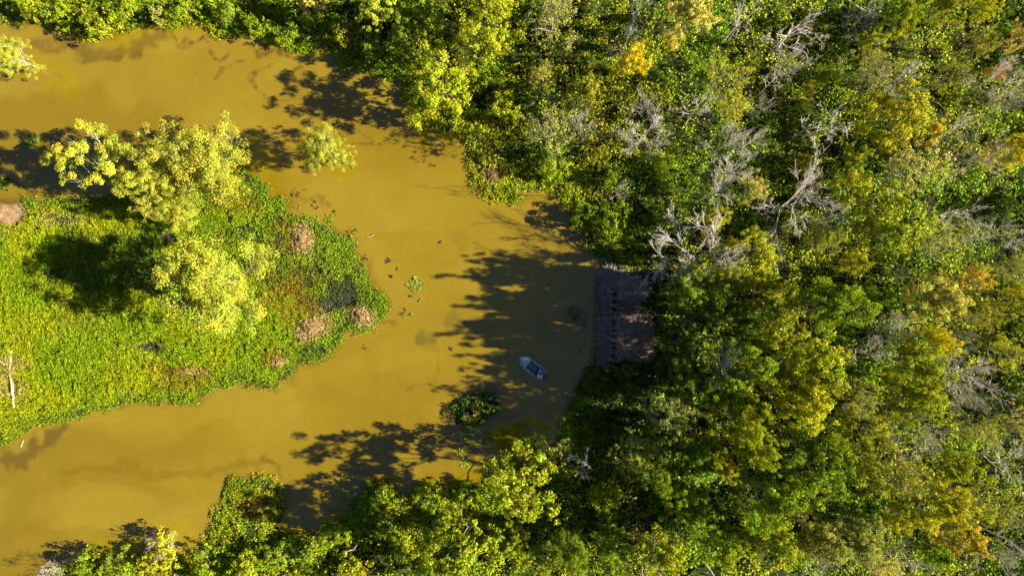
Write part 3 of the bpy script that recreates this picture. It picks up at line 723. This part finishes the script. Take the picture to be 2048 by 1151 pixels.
    # lower middle bank
    ('half', 1104, 896, 52, 10, 'yg', 'leafy spray with white branches reaching over the shaded water below the boat'),
    ('limbs', 1164, 934, 40, 9, 'gg', 'tangle of bare white branches right of the leafy spray'),
    ('half', 1270, 900, 56, 12, 'yg', 'sparse leafy tree with a long white limb, right of the branch tangle'),
    ('broad', 1044, 978, 80, 15, 'yg', 'brightest yellow-green tree of the lower bank'),
    ('broad', 938, 1084, 82, 15.5, 'yg', 'large yellow-green tree near the bottom edge left of centre'),
    ('broad', 1028, 1082, 36, 10, 'yg', 'small yellow-green crown touching the large bottom tree on its right'),
    ('feather', 1148, 1108, 46, 11, 'g', 'feathery green tree on the bottom edge right of centre'),
    ('broad', 1330, 1100, 54, 12, 'yg', 'yellow-green tree on the bottom edge left of the forest'),
    ('bush', 856, 992, 36, 4, 'lime', 'green shrub on the lower shore left of the brightest tree'),
    ('bush', 926, 996, 30, 4, 'lime', 'small green shrub touching the brightest tree on its left'),
    ('bush', 756, 992, 40, 4, 'g', 'shaded green shrub overhanging the lower shore by the dark water'),
    ('bush', 668, 1066, 34, 3.5, 'lime', 'bright green shrub right of the southern spit'),
    ('bush', 708, 1136, 38, 4.5, 'y', 'yellow shrub on the bottom edge below the broken trunk'),
    ('bush', 1204, 992, 38, 6, 'yg', 'sunlit shrub right of the brightest lower tree'),
    ('bush', 1216, 1050, 36, 6, 'g', 'green shrub below the sunlit shrub'),
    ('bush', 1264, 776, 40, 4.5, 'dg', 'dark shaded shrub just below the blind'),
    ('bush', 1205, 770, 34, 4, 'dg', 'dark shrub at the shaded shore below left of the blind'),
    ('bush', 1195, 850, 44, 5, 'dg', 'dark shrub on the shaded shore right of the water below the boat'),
    ('limbs', 1292, 1138, 36, 9, 'gg', 'bare white tree on the bottom edge left of the yellow-green tree'),
    ('bush', 806, 1090, 32, 4, 'yg', 'yellow-tinged shrub left of the large bottom tree'),
    ('bush', 770, 1050, 40, 4, 'g', 'dark green shrub between the shore and the yellow-tinged shrub'),
    ('bush', 622, 1098, 40, 3.5, 'g', 'green shrub at the root of the southern spit'),
    ('bush', 560, 1110, 42, 3.2, 'g', 'green shrub on the bottom bank under the southern spit'),
    ('bush', 312, 1112, 46, 4.5, 'y', 'yellow shrub with grey twigs at the lower left shore'),
    ('twig', 322, 1098, 36, 5, 'gg', 'grey twigs rising from the yellow shrub at the lower left shore'),
    ('bush', 238, 1134, 36, 4, 'g', 'green shrub left of the yellow shrub at the lower left shore'),
    ('bush', 160, 1134, 34, 4.5, 'g', 'dark green shrub on the bottom edge at far left'),
    ('twig', 92, 1150, 26, 5, 'gg', 'grey twigs on the bottom edge at far left'),
    ('bush', 412, 1138, 40, 3.6, 'lime', 'lime shrub on the bottom edge left of the southern spit'),
    ('bush', 490, 1130, 40, 3, 'yg', 'yellow-green shrub on the bottom edge under the spit'),
    ('broad', 860, 1145, 40, 8, 'g', 'green tree on the bottom edge left of the large yellow-green tree'),
    ('broad', 1080, 1140, 38, 9, 'g', 'green crown on the bottom edge between the large tree and the feathery one'),
    ('broad', 1230, 1118, 40, 10, 'g', 'shaded green tree on the bottom edge right of the feathery one'),
    # water's edge plants standing in the shallows
    ('bush', 60, 280, 16, 1.5, 'dg', 'small dark bush standing in the shadowed water left of the island grove'),
    ('bush', 2, 368, 16, 1.5, 'dg', 'small dark bush on the left edge in shadowed water'),
]
for t in TREES: plant(*t)

# more trees just past the frame: they throw the shadows that fall in from the right
R2 = random.Random(5)
for i in range(20):
    yy = -30 + i * 1210 / 19 + R2.uniform(-16, 16)
    plant(R2.choice(['broad', 'half', 'bare', 'broad', 'twig']), 2090 + R2.uniform(0, 200), yy, R2.uniform(44, 64), R2.uniform(11, 14), R2.choice(['yg', 'ol', 'g', 'y']),
          'forest tree standing past the right edge of the photo', 'trees past the right edge', True)
# ------------------------------------------------------------------ clumps of dead grass
def dead_grass(x, y, rx, ry, rot, n, h, label, col=(0.58, 0.40, 0.17)):
    rng = np.random.default_rng(int(x * 3 + y))
    cx, cy = pw(x, y); a = rng.uniform(0, 6.283, n); q = np.abs(rng.normal(0, 0.62, n)) ** 0.8 * (0.55 + 1.0 * fbm(np.cos(a) * 1.7 + x, np.sin(a) * 1.7 + y, 5, 3))
    u, v = np.cos(a) * q * rx / PX, np.sin(a) * q * ry / PX
    px_ = u * math.cos(rot) - v * math.sin(rot); py_ = u * math.sin(rot) + v * math.cos(rot)
    sdv = land_sd((cx + px_) * PX + 1024, 575.5 - (cy + py_) * PX)
    z = np.maximum(terrain_z((cx + px_) * PX + 1024, 575.5 - (cy + py_) * PX, sdv), 0.0)
    hh = h * rng.uniform(0.3, 1.0, n) * np.clip(1.15 - 0.7 * q, 0.3, 1.1)
    P = np.stack([px_, py_, z + hh], 1)
    T = np.stack([rng.normal(0.5, 0.6, n), rng.normal(-0.2, 0.6, n), rng.uniform(0.1, 0.9, n)], 1)
    N = rng.normal(size=(n, 3)) * 0.7 + np.array([0, 0, 0.9])
    V, F = leaf_arrays(P, N, rng.uniform(0.3, 0.6, n), rng.uniform(0.10, 0.2, n), rng, 0.05, T)
    c = np.array(col) * rng.uniform(0.55, 1.3, (n, 1)) * (1 + rng.normal(0, 0.08, (n, 3)))
    o = add('dead_grass_clump', mesh_np('dead_grass_clump', V, F, [LEAF], np.repeat(np.clip(c, 0.01, 0.9), 4, axis=0)), label=label, category='grass clump', group='dead grass on the marsh')
    o.location = (cx, cy, 0)
    return o
dead_grass(610, 478, 24, 32, 0.2, 1500, 0.8, 'pinkish dead grass clump by the island shore facing the small floating plants')
dead_grass(629, 656, 42, 24, 0.55, 1900, 0.8, 'largest clump of dead tan grass, on the lower east side of the island')
dead_grass(728, 634, 26, 20, -0.5, 1100, 0.8, 'dead tan grass clump on the eastern tip of the island')
dead_grass(562, 722, 20, 13, 0.3, 500, 0.5, 'small brownish dead grass clump near the lower island shore')
dead_grass(984, 348, 17, 15, 0.2, 900, 0.5, 'dead brown grass clump on the northern spit', (0.36, 0.24, 0.09))
dead_grass(520, 1008, 22, 14, 0.1, 900, 0.45, 'straw-coloured grass clump on the southern spit', (0.36, 0.26, 0.06))

# ------------------------------------------------------------------ plants floating on the water
def rosette(x, y, r, n, label, leaf=(0.2, 0.34), col=(0.20, 0.30, 0.02), spread=0.6, name='floating_plant', cat='water plant', up=1.6, dz=0.05):
    rng = np.random.default_rng(int(x * 5 + y)); cx, cy = pw(x, y)
    a = rng.uniform(0, 6.283, n); q = rng.uniform(0, 1, n) ** spread
    edge = 0.7 + 0.6 * vnoise(np.cos(a) * 1.6 + x, np.sin(a) * 1.6 + y, 3)
    P = np.stack([np.cos(a) * q * r / PX * edge, np.sin(a) * q * r / PX * edge, dz + rng.uniform(0, 0.18, n) * (1 - q * 0.6)], 1)
    N = rng.normal(size=(n, 3)) * 0.55 + np.array([0, 0, up])
    V, F = leaf_arrays(P, N, rng.uniform(*leaf, n), rng.uniform(0.6, 0.95, n), rng)
    c = np.array(col) * rng.uniform(0.55, 1.35, (n, 1)) * (1 + rng.normal(0, 0.08, (n, 3)))
    o = add(name, mesh_np(name, V, F, [LEAF], np.repeat(np.clip(c, 0.004, 0.8), 4, axis=0)), label=label, category=cat)
    o.location = (cx, cy, 0)
    if name == 'lily_pads': o['kind'] = 'stuff'
    return o
PALE = (0.30, 0.36, 0.05)
rosette(833, 568, 17, 110, 'largest pale green rosette of floating plants in mid channel east of the island', (0.26, 0.40), PALE, 0.55)
rosette(659, 438, 8.5, 34, 'round bright green floating plant by the island notch', (0.22, 0.34))
rosette(707, 333, 5.5, 14, 'small green floating plant below the lone tree in the water', (0.22, 0.3))
rosette(614, 381, 4.0, 8, 'tiny green floating plant beside a dark weed clump', (0.2, 0.28))
rosette(843, 601, 4.5, 9, 'tiny green floating plant just below the largest rosette', (0.2, 0.3))
rosette(824, 629, 6.0, 16, 'small green floating plant below the largest rosette, next to dark weed', (0.22, 0.3))
rosette(1160, 702, 5.0, 10, 'small lit floating plant in the shade right of the boat', (0.22, 0.32))
rosette(1150, 632, 26, 330, 'faint dark weed bed in the shaded water above the boat', (0.1, 0.24), (0.04, 0.07, 0.02), 0.75, 'weed_bed', 'water weed', dz=0.02)
LILY = (0.26, 0.36, 0.04)
rosette(938, 882, 19, 60, 'scattered lily pads below the dark islet', (0.24, 0.42), LILY, 0.5, 'lily_pads', 'water plant', 3.0, 0.02)
rosette(967, 876, 16, 50, 'shaded lily pads on the right side below the dark islet', (0.24, 0.4), (0.15, 0.22, 0.04), 0.5, 'lily_pads', 'water plant', 3.0, 0.02)  # darker green than the other pads: their shade is put into the colour
rosette(918, 903, 9, 22, 'small bunch of lily pads farthest left below the islet', (0.24, 0.38), LILY, 0.5, 'lily_pads', 'water plant', 3.0, 0.02)
rosette(930, 922, 14, 44, 'bright lily pads nearest the lower wooded shore', (0.24, 0.4), LILY, 0.5, 'lily_pads', 'water plant', 3.0, 0.02)
DW = (0.040, 0.036, 0.022)
for x, y, r, n, lb in [(590, 386, 9, 26, 'dark weed clump off the northern tip of the island'), (628, 410, 8, 12, 'thin dark weed scraps beside the island notch, upper'), (668, 424, 6, 10, 'thin dark weed scraps above the round floating plant'),
                       (713, 461, 4, 6, 'pair of dark weed specks left of the floating stick'), (727, 512, 7, 12, 'dark weed scraps close to the east shore of the island'), (775, 521, 7, 18, 'dense dark weed clump between the stick and the largest rosette'),
                       (782, 553, 6, 10, 'dark weed clump just below the dense one'), (806, 625, 8, 14, 'dark weed streak left of the small floating plant'), (794, 537, 3, 4, 'single dark speck of weed right of the dense clump'),
                       (728, 694, 5, 8, 'dark weed clump under the eastern tip of the island'), (902, 697, 4, 9, 'dark speck of weed in open water right of the grey silt swirl'), (880, 484, 5, 8, 'small dark twiggy weed in the middle of the channel'),
                       (822, 592, 4, 6, 'dark weed speck under the largest rosette'), (700, 480, 6, 8, 'faint weed scraps at the shore left of the pair of specks')]:
    rosette(x, y, r, n, lb, (0.14, 0.36), DW, 0.6, 'weed_clump', 'water weed', 2.0, 0.015)

# ------------------------------------------------------------------ dead wood
def log(name, label, pts, r0, r1, col, z=0.3, cat='log', stubs=0, parent=None, sides=8):
    """pts in photo px (+ optional height), a bent tapering stem"""
    rnd = random.Random(len(label)); P = [(*pw(p[0], p[1]), p[2] if len(p) > 2 else z) for p in pts]
    fine_ = []
    for (a, b) in zip(P[:-1], P[1:]):
        for i in range(4): fine_.append(Vector(a).lerp(Vector(b), i / 4) + Vector((rnd.gauss(0, 1), rnd.gauss(0, 1), rnd.gauss(0, 0.5))) * r0 * 0.25)
    fine_.append(Vector(P[-1])); n = len(fine_) - 1
    o0 = fine_[0].copy(); segs = []
    for i in range(n):
        ra = r0 + (r1 - r0) * i / n; rb = r0 + (r1 - r0) * (i + 1) / n
        segs.append((*(fine_[i] - o0), *(fine_[i + 1] - o0), ra, rb))
    for s in range(stubs):
        i = rnd.randrange(1, n); d = Vector((rnd.gauss(0, 1), rnd.gauss(0, 1), rnd.uniform(0, 0.8))).normalized() * rnd.uniform(0.5, 1.6)
        b = fine_[i] - o0; segs.append((*b, *(b + d), r1 * 0.7, r1 * 0.25))
    V, F = tubes(segs, sides)
    o = add(name, mesh_np(name, V, F, [BARK], smooth=True), label=label, category=cat)
    o.location = o0; o.color = (*col, 1)
    return o
log('fallen_log', 'grey fallen trunk slanting in from the left edge of the island', [(-30, 640), (0, 688), (14, 712), (28, 740)], 0.34, 0.2, (0.42, 0.37, 0.30), 0.75, stubs=3)
log('fallen_log', 'straight pale fallen log lying upright along the island at the left edge', [(31, 700), (29, 745), (33, 775), (36, 812)], 0.30, 0.14, (0.55, 0.44, 0.32), 0.85, stubs=3)
log('fallen_branch', 'bleached dead branch near the left edge above the fallen logs', [(-10, 656), (8, 660), (22, 655)], 0.1, 0.04, (0.6, 0.5, 0.36), 0.7, 'branch', 3)
log('fallen_branch', 'bleached dead branch near the left edge below the crossing logs', [(-10, 772), (6, 778), (16, 790)], 0.16, 0.06, (0.62, 0.52, 0.38), 0.7, 'branch', 4)
log('driftwood_stick', 'short pale stick at the lower left shore of the island', [(42, 893), (47, 880)], 0.08, 0.06, (0.5, 0.4, 0.28), 0.06, 'stick')
log('floating_stick', 'floating brown stick with a pale end in mid channel', [(733, 474), (741, 472), (747, 469)], 0.06, 0.11, (0.42, 0.28, 0.16), 0.06, 'stick')
log('broken_snag', 'pale broken trunk leaning over the lower bank right of the southern spit', [(695, 1115, 0.2), (712, 1088, 2.6), (728, 1064, 5.0)], 0.16, 0.10, (0.5, 0.38, 0.30), cat='snag', stubs=2)
log('dead_pole', 'thin dead pole casting a line of shadow across the southern spit', [(652, 1046, 0.0), (650, 1046, 3.0), (649, 1047, 6.2)], 0.10, 0.05, (0.3, 0.27, 0.22), cat='snag')
log('fallen_log', 'pale trunk pointing down out of the bottom edge under the lower forest', [(1398, 1108, 0.2), (1412, 1130, 2.4), (1428, 1160, 5.0)], 0.18, 0.24, (0.36, 0.34, 0.31))
log('fallen_log', 'long grey trunk slanting across the top edge near the smooth yellow tree', [(1660, -6, 0.9), (1690, 10, 1.2), (1718, 29, 1.5)], 0.22, 0.14, (0.5, 0.46, 0.42), stubs=2)
log('fallen_log', 'dark trunk slanting through the gap in the lower right forest', [(1836, 1050, 0.1), (1880, 1070, 1.8), (1945, 1098, 3.8)], 0.26, 0.18, (0.16, 0.14, 0.12))

# ------------------------------------------------------------------ hunting blind thatched with brush
def brush_arrays(n, x0, x1, y0, y1, zf, ln, rad, rng, along=None, spread=0.9):
    """loose sticks strewn over a patch; zf(x,y) gives the height they lie at"""
    w_, h_ = (x1 - x0) / 2, (y1 - y0) / 2
    u = rng.uniform(-1, 1, n) + rng.normal(0, 0.13, n); v = rng.uniform(-1, 1, n) + rng.normal(0, 0.1, n)
    out = np.maximum(np.abs(u), np.abs(v)) - 1
    k = (vnoise(u * 3.1 + 7 + x0, v * 4.3 + y0, 19) > 0.28) & (out < 0.34); u, v, out = u[k], v[k], out[k]; n = len(u)
    x = x0 + w_ + u * w_; y = y0 + h_ + v * h_
    z = zf(np.clip(x, x0, x1), np.clip(y, y0, y1)) + rng.uniform(0, 0.3, n) - np.clip(out, 0, 1) * 2.2
    a = rng.uniform(0, math.pi, n) if along is None else rng.normal(along, spread, n)
    L = rng.uniform(*ln, n) / 2; tilt = rng.normal(0, 0.16, n)
    d = np.stack([np.cos(a), np.sin(a), tilt], 1) * L[:, None]
    c = np.stack([x, y, z], 1); bend = rng.normal(0, 0.12, (n, 3)) * L[:, None]
    r = rng.uniform(*rad, n)[:, None]
    s1 = np.concatenate([c - d, c + bend, r, r * 0.8], 1); s2 = np.concatenate([c + bend, c + d, r * 0.8, r * 0.35], 1)
    return tubes(np.concatenate([s1, s2]), 3)

bx0, by0 = pw(1260, 640); OX, OY = bx0 * 0.98, by0 * 0.98
blind = empty('hunting_blind', (OX, OY, 0.0), label='brush-thatched hunting blind on the shaded shore right of the boat', category='blind')
def L(x, y): return ((x - 1260) / PX * 0.98, (640 - y) / PX * 0.98)
rb = np.random.default_rng(77)
def bpart(name, arr, col, mat, parent=blind, **kw):
    o = add(name, mesh_np(name, arr[0], arr[1], [mat]), parent, **kw); o.color = (*col, 1); return o
GREYW = (0.48, 0.45, 0.41); BROWN = (0.52, 0.39, 0.30)
# deck planks across the gallery floor
(dx0, dy0), (dx1, dy1) = L(1208, 722), L(1300, 562)
n_pl = 26
for i in range(n_pl):
    a = dy0 + (dy1 - dy0) * i / n_pl; b = dy0 + (dy1 - dy0) * (i + 1) / n_pl
    bpart('deck_plank', box_arrays(dx0, dx1, a + 0.02, b - 0.02, 0.62, 0.68), (0.11, 0.10, 0.09), BRUSH)
# two roofs, gently pitched, each of boards under thatch
def roof(x0, x1, y0, y1, zl, zr, n, lab, thn, col):
    (ax, ay), (cx, cy) = L(x0, y1), L(x1, y0)
    rt = None
    zf = lambda x, y: zl + (zr - zl) * (x - ax) / (cx - ax) + 0.12 * fbm(x * 0.8, y * 0.8, 15, 3)
    V, F = box_arrays(ax, cx, ay, cy, 0, 0.06); V[:, 2] += zl + (zr - zl) * (V[:, 0] - ax) / (cx - ax) - 0.1
    rt = bpart('roof', (V, F), (0.12, 0.10, 0.09), BRUSH, label=lab)
    Vs, Fs = brush_arrays(thn, ax - 0.15, cx + 0.15, ay - 0.15, cy + 0.15, zf, (0.7, 2.4), (0.014, 0.05), rb, None if y1 < 600 else 0.1, 0.8)
    th = bpart('thatch', (Vs, Fs), col, BRUSH, rt, kind='stuff')
    return rt
roof(1240, 1300, 634, 712, 2.35, 2.0, 8, 'main brown thatched roof', 2300, BROWN)
roof(1242, 1278, 604, 628, 2.2, 1.95, 8, 'ragged broken edge of the main roof', 260, (0.34, 0.27, 0.20))
roof(1240, 1290, 562, 592, 2.2, 1.9, 8, 'grey brush roof over the upper part', 800, GREYW)
# open gallery: two rails and the crosspieces that frame the shooting openings
for xr in (1222.5, 1236.5):
    (ax, ay), (_, cy) = L(xr, 722), L(xr, 580)
    bpart('rail', box_arrays(ax - 0.07, ax + 0.07, ay, cy, 1.55, 1.69), (0.26, 0.25, 0.24), BRUSH)
for i in range(11):
    yy = 583 + i * 13.6
    (ax, ay), (cx, _) = L(1219, yy), L(1240, yy)
    bpart('crosspiece', box_arrays(ax, cx, ay - 0.13, ay + 0.13, 1.70, 1.79), (0.24, 0.23, 0.215), BRUSH)
    for xr in (1222.5, 1236.5):
        (px_, _) = L(xr, yy)
        bpart('post', tubes([(px_, ay, -0.6, px_ + rb.normal(0, 0.03), ay, 1.56, 0.07, 0.06)], 6), (0.17, 0.15, 0.13), BRUSH)
for xr, yr in [(1299, 564), (1299, 594), (1298, 636), (1298, 710), (1242, 564), (1270, 718)]:
    px_, py_ = L(xr, yr)
    bpart('post', tubes([(px_, py_, -0.4, px_, py_, 2.0, 0.09, 0.08)], 6), (0.17, 0.15, 0.13), BRUSH)
# leaning brush in front of the gallery and over the north wing
(ax, ay), (cx, cy) = L(1198, 726), L(1221, 545)
bpart('brush_front', brush_arrays(2000, ax, cx, ay, cy, lambda x, y: 0.35 + 1.25 * (x - ax) / (cx - ax), (0.6, 1.9), (0.014, 0.045), rb), (0.42, 0.39, 0.35), BRUSH, kind='stuff')
(ax, ay), (cx, cy) = L(1212, 590), L(1285, 535)
bpart('brush_wing', brush_arrays(700, ax, cx, ay, cy, lambda x, y: 1.2 + 0 * x, (0.9, 2.6), (0.014, 0.05), rb, 1.3, 0.6), GREYW, BRUSH, kind='stuff')
# bleached curved branch lying on top
(ax, ay) = L(1234, 632)
seg = []; pr_ = None
for i in range(10):
    t = math.radians(200 - i * 26); p = (ax + 0.75 * math.cos(t) + 0.4, ay + 0.65 * math.sin(t), 2.0 + 0.1 * math.sin(i))
    if pr_: seg.append((*pr_, *p, 0.07 - 0.004 * i, 0.066 - 0.004 * i))
    pr_ = p
cb = add('curved_branch', mesh_np('curved_branch', *tubes(seg, 5), [BARK], smooth=True), label='pale curved dead branch lying on the gallery of the blind', category='branch'); cb.location = (OX, OY, 0.15); cb.color = (0.6, 0.55, 0.5, 1)
o = rosette(1245, 640, 18, 130, 'green sprig of leaves growing through the roof of the blind', (0.2, 0.36), (0.12, 0.20, 0.02), 0.5, 'leafy_sprig', 'plant', 1.0, 0.05); o.location.z = 2.25
o = rosette(1262, 607, 12, 150, 'dry yellow sprig on the broken corner of the blind roof', (0.2, 0.36), (0.34, 0.26, 0.05), 0.5, 'leafy_sprig', 'plant', 1.0, 0.05); o.location.z = 2.05

# ------------------------------------------------------------------ flat-bottomed boat
bxm, bym = pw(1064.5, 733)
boat = empty('fishing_boat', (bxm, bym, 0.0), math.atan2(38, -48), label='grey-blue aluminium fishing boat floating in the shaded water beside the blind', category='boat')
st = [(-2.36, 0.50), (-2.15, 0.74), (-1.4, 0.90), (-0.4, 0.95), (0.6, 0.94), (1.3, 0.86), (1.8, 0.66), (2.15, 0.40), (2.38, 0.10)]
def shell(st, off, z0, z1, flare):
    top = [(x, w - off) for x, w in st]; V = []; n = len(st)
    for z, k in ((z0, flare), (z1, 1.0)):
        for x, w in top: V.append((x * (0.96 if z == z0 else 1.0), w * k, z))
        for x, w in reversed(top): V.append((x * (0.96 if z == z0 else 1.0), -w * k, z))
    m = 2 * n; F = [(i, (i + 1) % m, (i + 1) % m + m, i + m) for i in range(m)]
    return np.array(V), F, m
def plate(st, off, z, x0, x1, th=0.04):
    """deck plate following the hull outline between x0 and x1"""
    xs_ = sorted({x0, x1, *[s[0] for s in st if x0 < s[0] < x1]})
    ws = np.interp(xs_, [s[0] for s in st], [s[1] for s in st]) - off
    V, F = [], []
    for zz in (z - th, z):
        for x, w in zip(xs_, ws): V += [(x, w, zz), (x, -w, zz)]
    n = len(xs_); o = 2 * n
    for i in range(n - 1):
        F += [(2 * i, 2 * i + 2, 2 * i + 3, 2 * i + 1), (o + 2 * i, o + 2 * i + 1, o + 2 * i + 3, o + 2 * i + 2), (2 * i, o + 2 * i, o + 2 * i + 2, 2 * i + 2), (2 * i + 1, 2 * i + 3, o + 2 * i + 3, o + 2 * i + 1)]
    F += [(0, 1, o + 1, o), (2 * n - 2, o + 2 * n - 2, o + 2 * n - 1, 2 * n - 1)]
    return np.array(V), np.array(F)
def bp(name, arr, col, mat=METAL, parent=boat, **kw):
    o = add(name, mesh_np(name, np.array(arr[0]), np.array(arr[1]), [mat]), parent, **kw); o.color = (*col, 1); return o
V1, F1, m = shell(st, 0.0, -0.12, 0.5, 0.80); V2, F2, _ = shell(st, 0.05, 0.0, 0.5, 0.84)
Vh = np.concatenate([V1, V2]); Fh = F1 + [(b + 2 * m, a + 2 * m, d + 2 * m, c + 2 * m) for a, b, c, d in F2]
bp('hull', (Vh, Fh), (0.30, 0.37, 0.36))
bp('bottom', plate([(x * 0.96, w * 0.80) for x, w in st], 0.0, 0.0, -2.26, 2.28, 0.12), (0.2, 0.25, 0.27))
V3, F3, _ = shell(st, -0.03, 0.5, 0.53, 1.0); V4, F4, _ = shell(st, 0.06, 0.5, 0.53, 1.0)
rim = [(m + i, m + (i + 1) % m, m + (i + 1) % m + 2 * m, m + i + 2 * m) for i in range(m)] + F3
bp('gunwale', (np.concatenate([V3, V4]), rim + [(b + 2 * m, a + 2 * m, d + 2 * m, c + 2 * m) for a, b, c, d in F4]), (0.50, 0.56, 0.56))
bp('bow_deck', plate(st, 0.07, 0.44, 0.75, 2.28), (0.54, 0.64, 0.63))
bp('deck_hatch', box_arrays(1.0, 1.35, -0.05, 0.48, 0.44, 0.475), (0.42, 0.50, 0.55))
bp('floor', plate(st, 0.08, 0.10, -1.25, 0.75), (0.12, 0.15, 0.16))
bp('stern_deck', plate(st, 0.07, 0.38, -2.2, -1.25), (0.20, 0.26, 0.30))
bp('side_locker', box_arrays(-1.2, 0.7, -0.82, -0.62, 0.1, 0.36), (0.30, 0.36, 0.38))
bp('side_locker', box_arrays(-1.2, 0.7, 0.62, 0.82, 0.1, 0.34), (0.22, 0.27, 0.29))
bp('rod_rail', box_arrays(-0.1, 0.6, 0.72, 0.79, 0.36, 0.41), (0.85, 0.87, 0.87))
seat = bp('seat', box_arrays(-1.55, -1.12, -0.55, -0.15, 0.42, 0.54), (0.30, 0.42, 0.52), PLASTIC)
bp('backrest', box_arrays(-1.63, -1.552, -0.53, -0.17, 0.46, 0.88), (0.30, 0.42, 0.52), PLASTIC, seat)
tm = bp('trolling_motor', tubes([(1.55, 0.48, 0.5, 2.15, 0.24, 0.56, 0.035, 0.03)], 6), (0.08, 0.08, 0.09), PLASTIC)
bp('motor_head', box_arrays(1.42, 1.66, 0.40, 0.56, 0.48, 0.62), (0.80, 0.82, 0.82), PLASTIC, tm)
om = bp('outboard_motor', box_arrays(-2.75, -2.38, -0.19, 0.19, 0.35, 0.86), (0.035, 0.035, 0.04), PLASTIC)
bp('motor_bracket', box_arrays(-2.5, -2.3, -0.12, 0.12, 0.2, 0.5), (0.1, 0.1, 0.11), PLASTIC, om)
bp('motor_leg', box_arrays(-2.66, -2.48, -0.06, 0.06, -0.5, 0.36), (0.06, 0.06, 0.07), PLASTIC, om)
bp('tiller', tubes([(-2.38, 0.05, 0.72, -1.75, 0.22, 0.80, 0.035, 0.03)], 6), (0.05, 0.05, 0.06), PLASTIC, om)
def in_boat(name, lx, ly, lz, arr, col, label, cat):
    a = boat.rotation_euler[2]; o = add(name, mesh_np(name, arr[0], arr[1], [PLASTIC], smooth=name != 'cooler'), label=label, category=cat)
    o.location = (bxm + lx * math.cos(a) - ly * math.sin(a), bym + lx * math.sin(a) + ly * math.cos(a), lz); o.rotation_euler = (0, 0, a); o.color = (*col, 1); return o
def blob(rx, ry, rz, seed):
    rng = np.random.default_rng(seed); nu, nv = 14, 8; V = []
    for j in range(nv + 1):
        for i in range(nu):
            t = math.pi * j / nv; u = 2 * math.pi * i / nu; k = 1 + 0.14 * float(vnoise(np.array([math.cos(u) * 2 + j * 0.5]), np.array([math.sin(u) * 2 + seed]), seed)[0])
            V.append((rx * k * math.sin(t) * math.cos(u), ry * k * math.sin(t) * math.sin(u), rz * (1 + math.cos(t)) * 0.5))
    F = [(j * nu + i, (j + 1) * nu + i, (j + 1) * nu + (i + 1) % nu, j * nu + (i + 1) % nu) for j in range(nv) for i in range(nu)]
    return np.array(V), np.array(F)
in_boat('gear_bag', -1.62, 0.42, 0.385, blob(0.30, 0.22, 0.34, 3), (0.75, 0.76, 0.74), 'crumpled whitish gear bag near the stern of the boat', 'bag')
in_boat('cooler', -2.0, 0.28, 0.385, box_arrays(-0.13, 0.13, -0.25, 0.25, 0, 0.28), (0.9, 0.91, 0.92), 'small white cooler at the very stern of the boat', 'cooler')
in_boat('bucket', -1.3, -0.02, 0.39, blob(0.15, 0.15, 0.3, 9), (0.35, 0.45, 0.55), 'bluish tackle bag in the middle of the stern deck', 'bag')
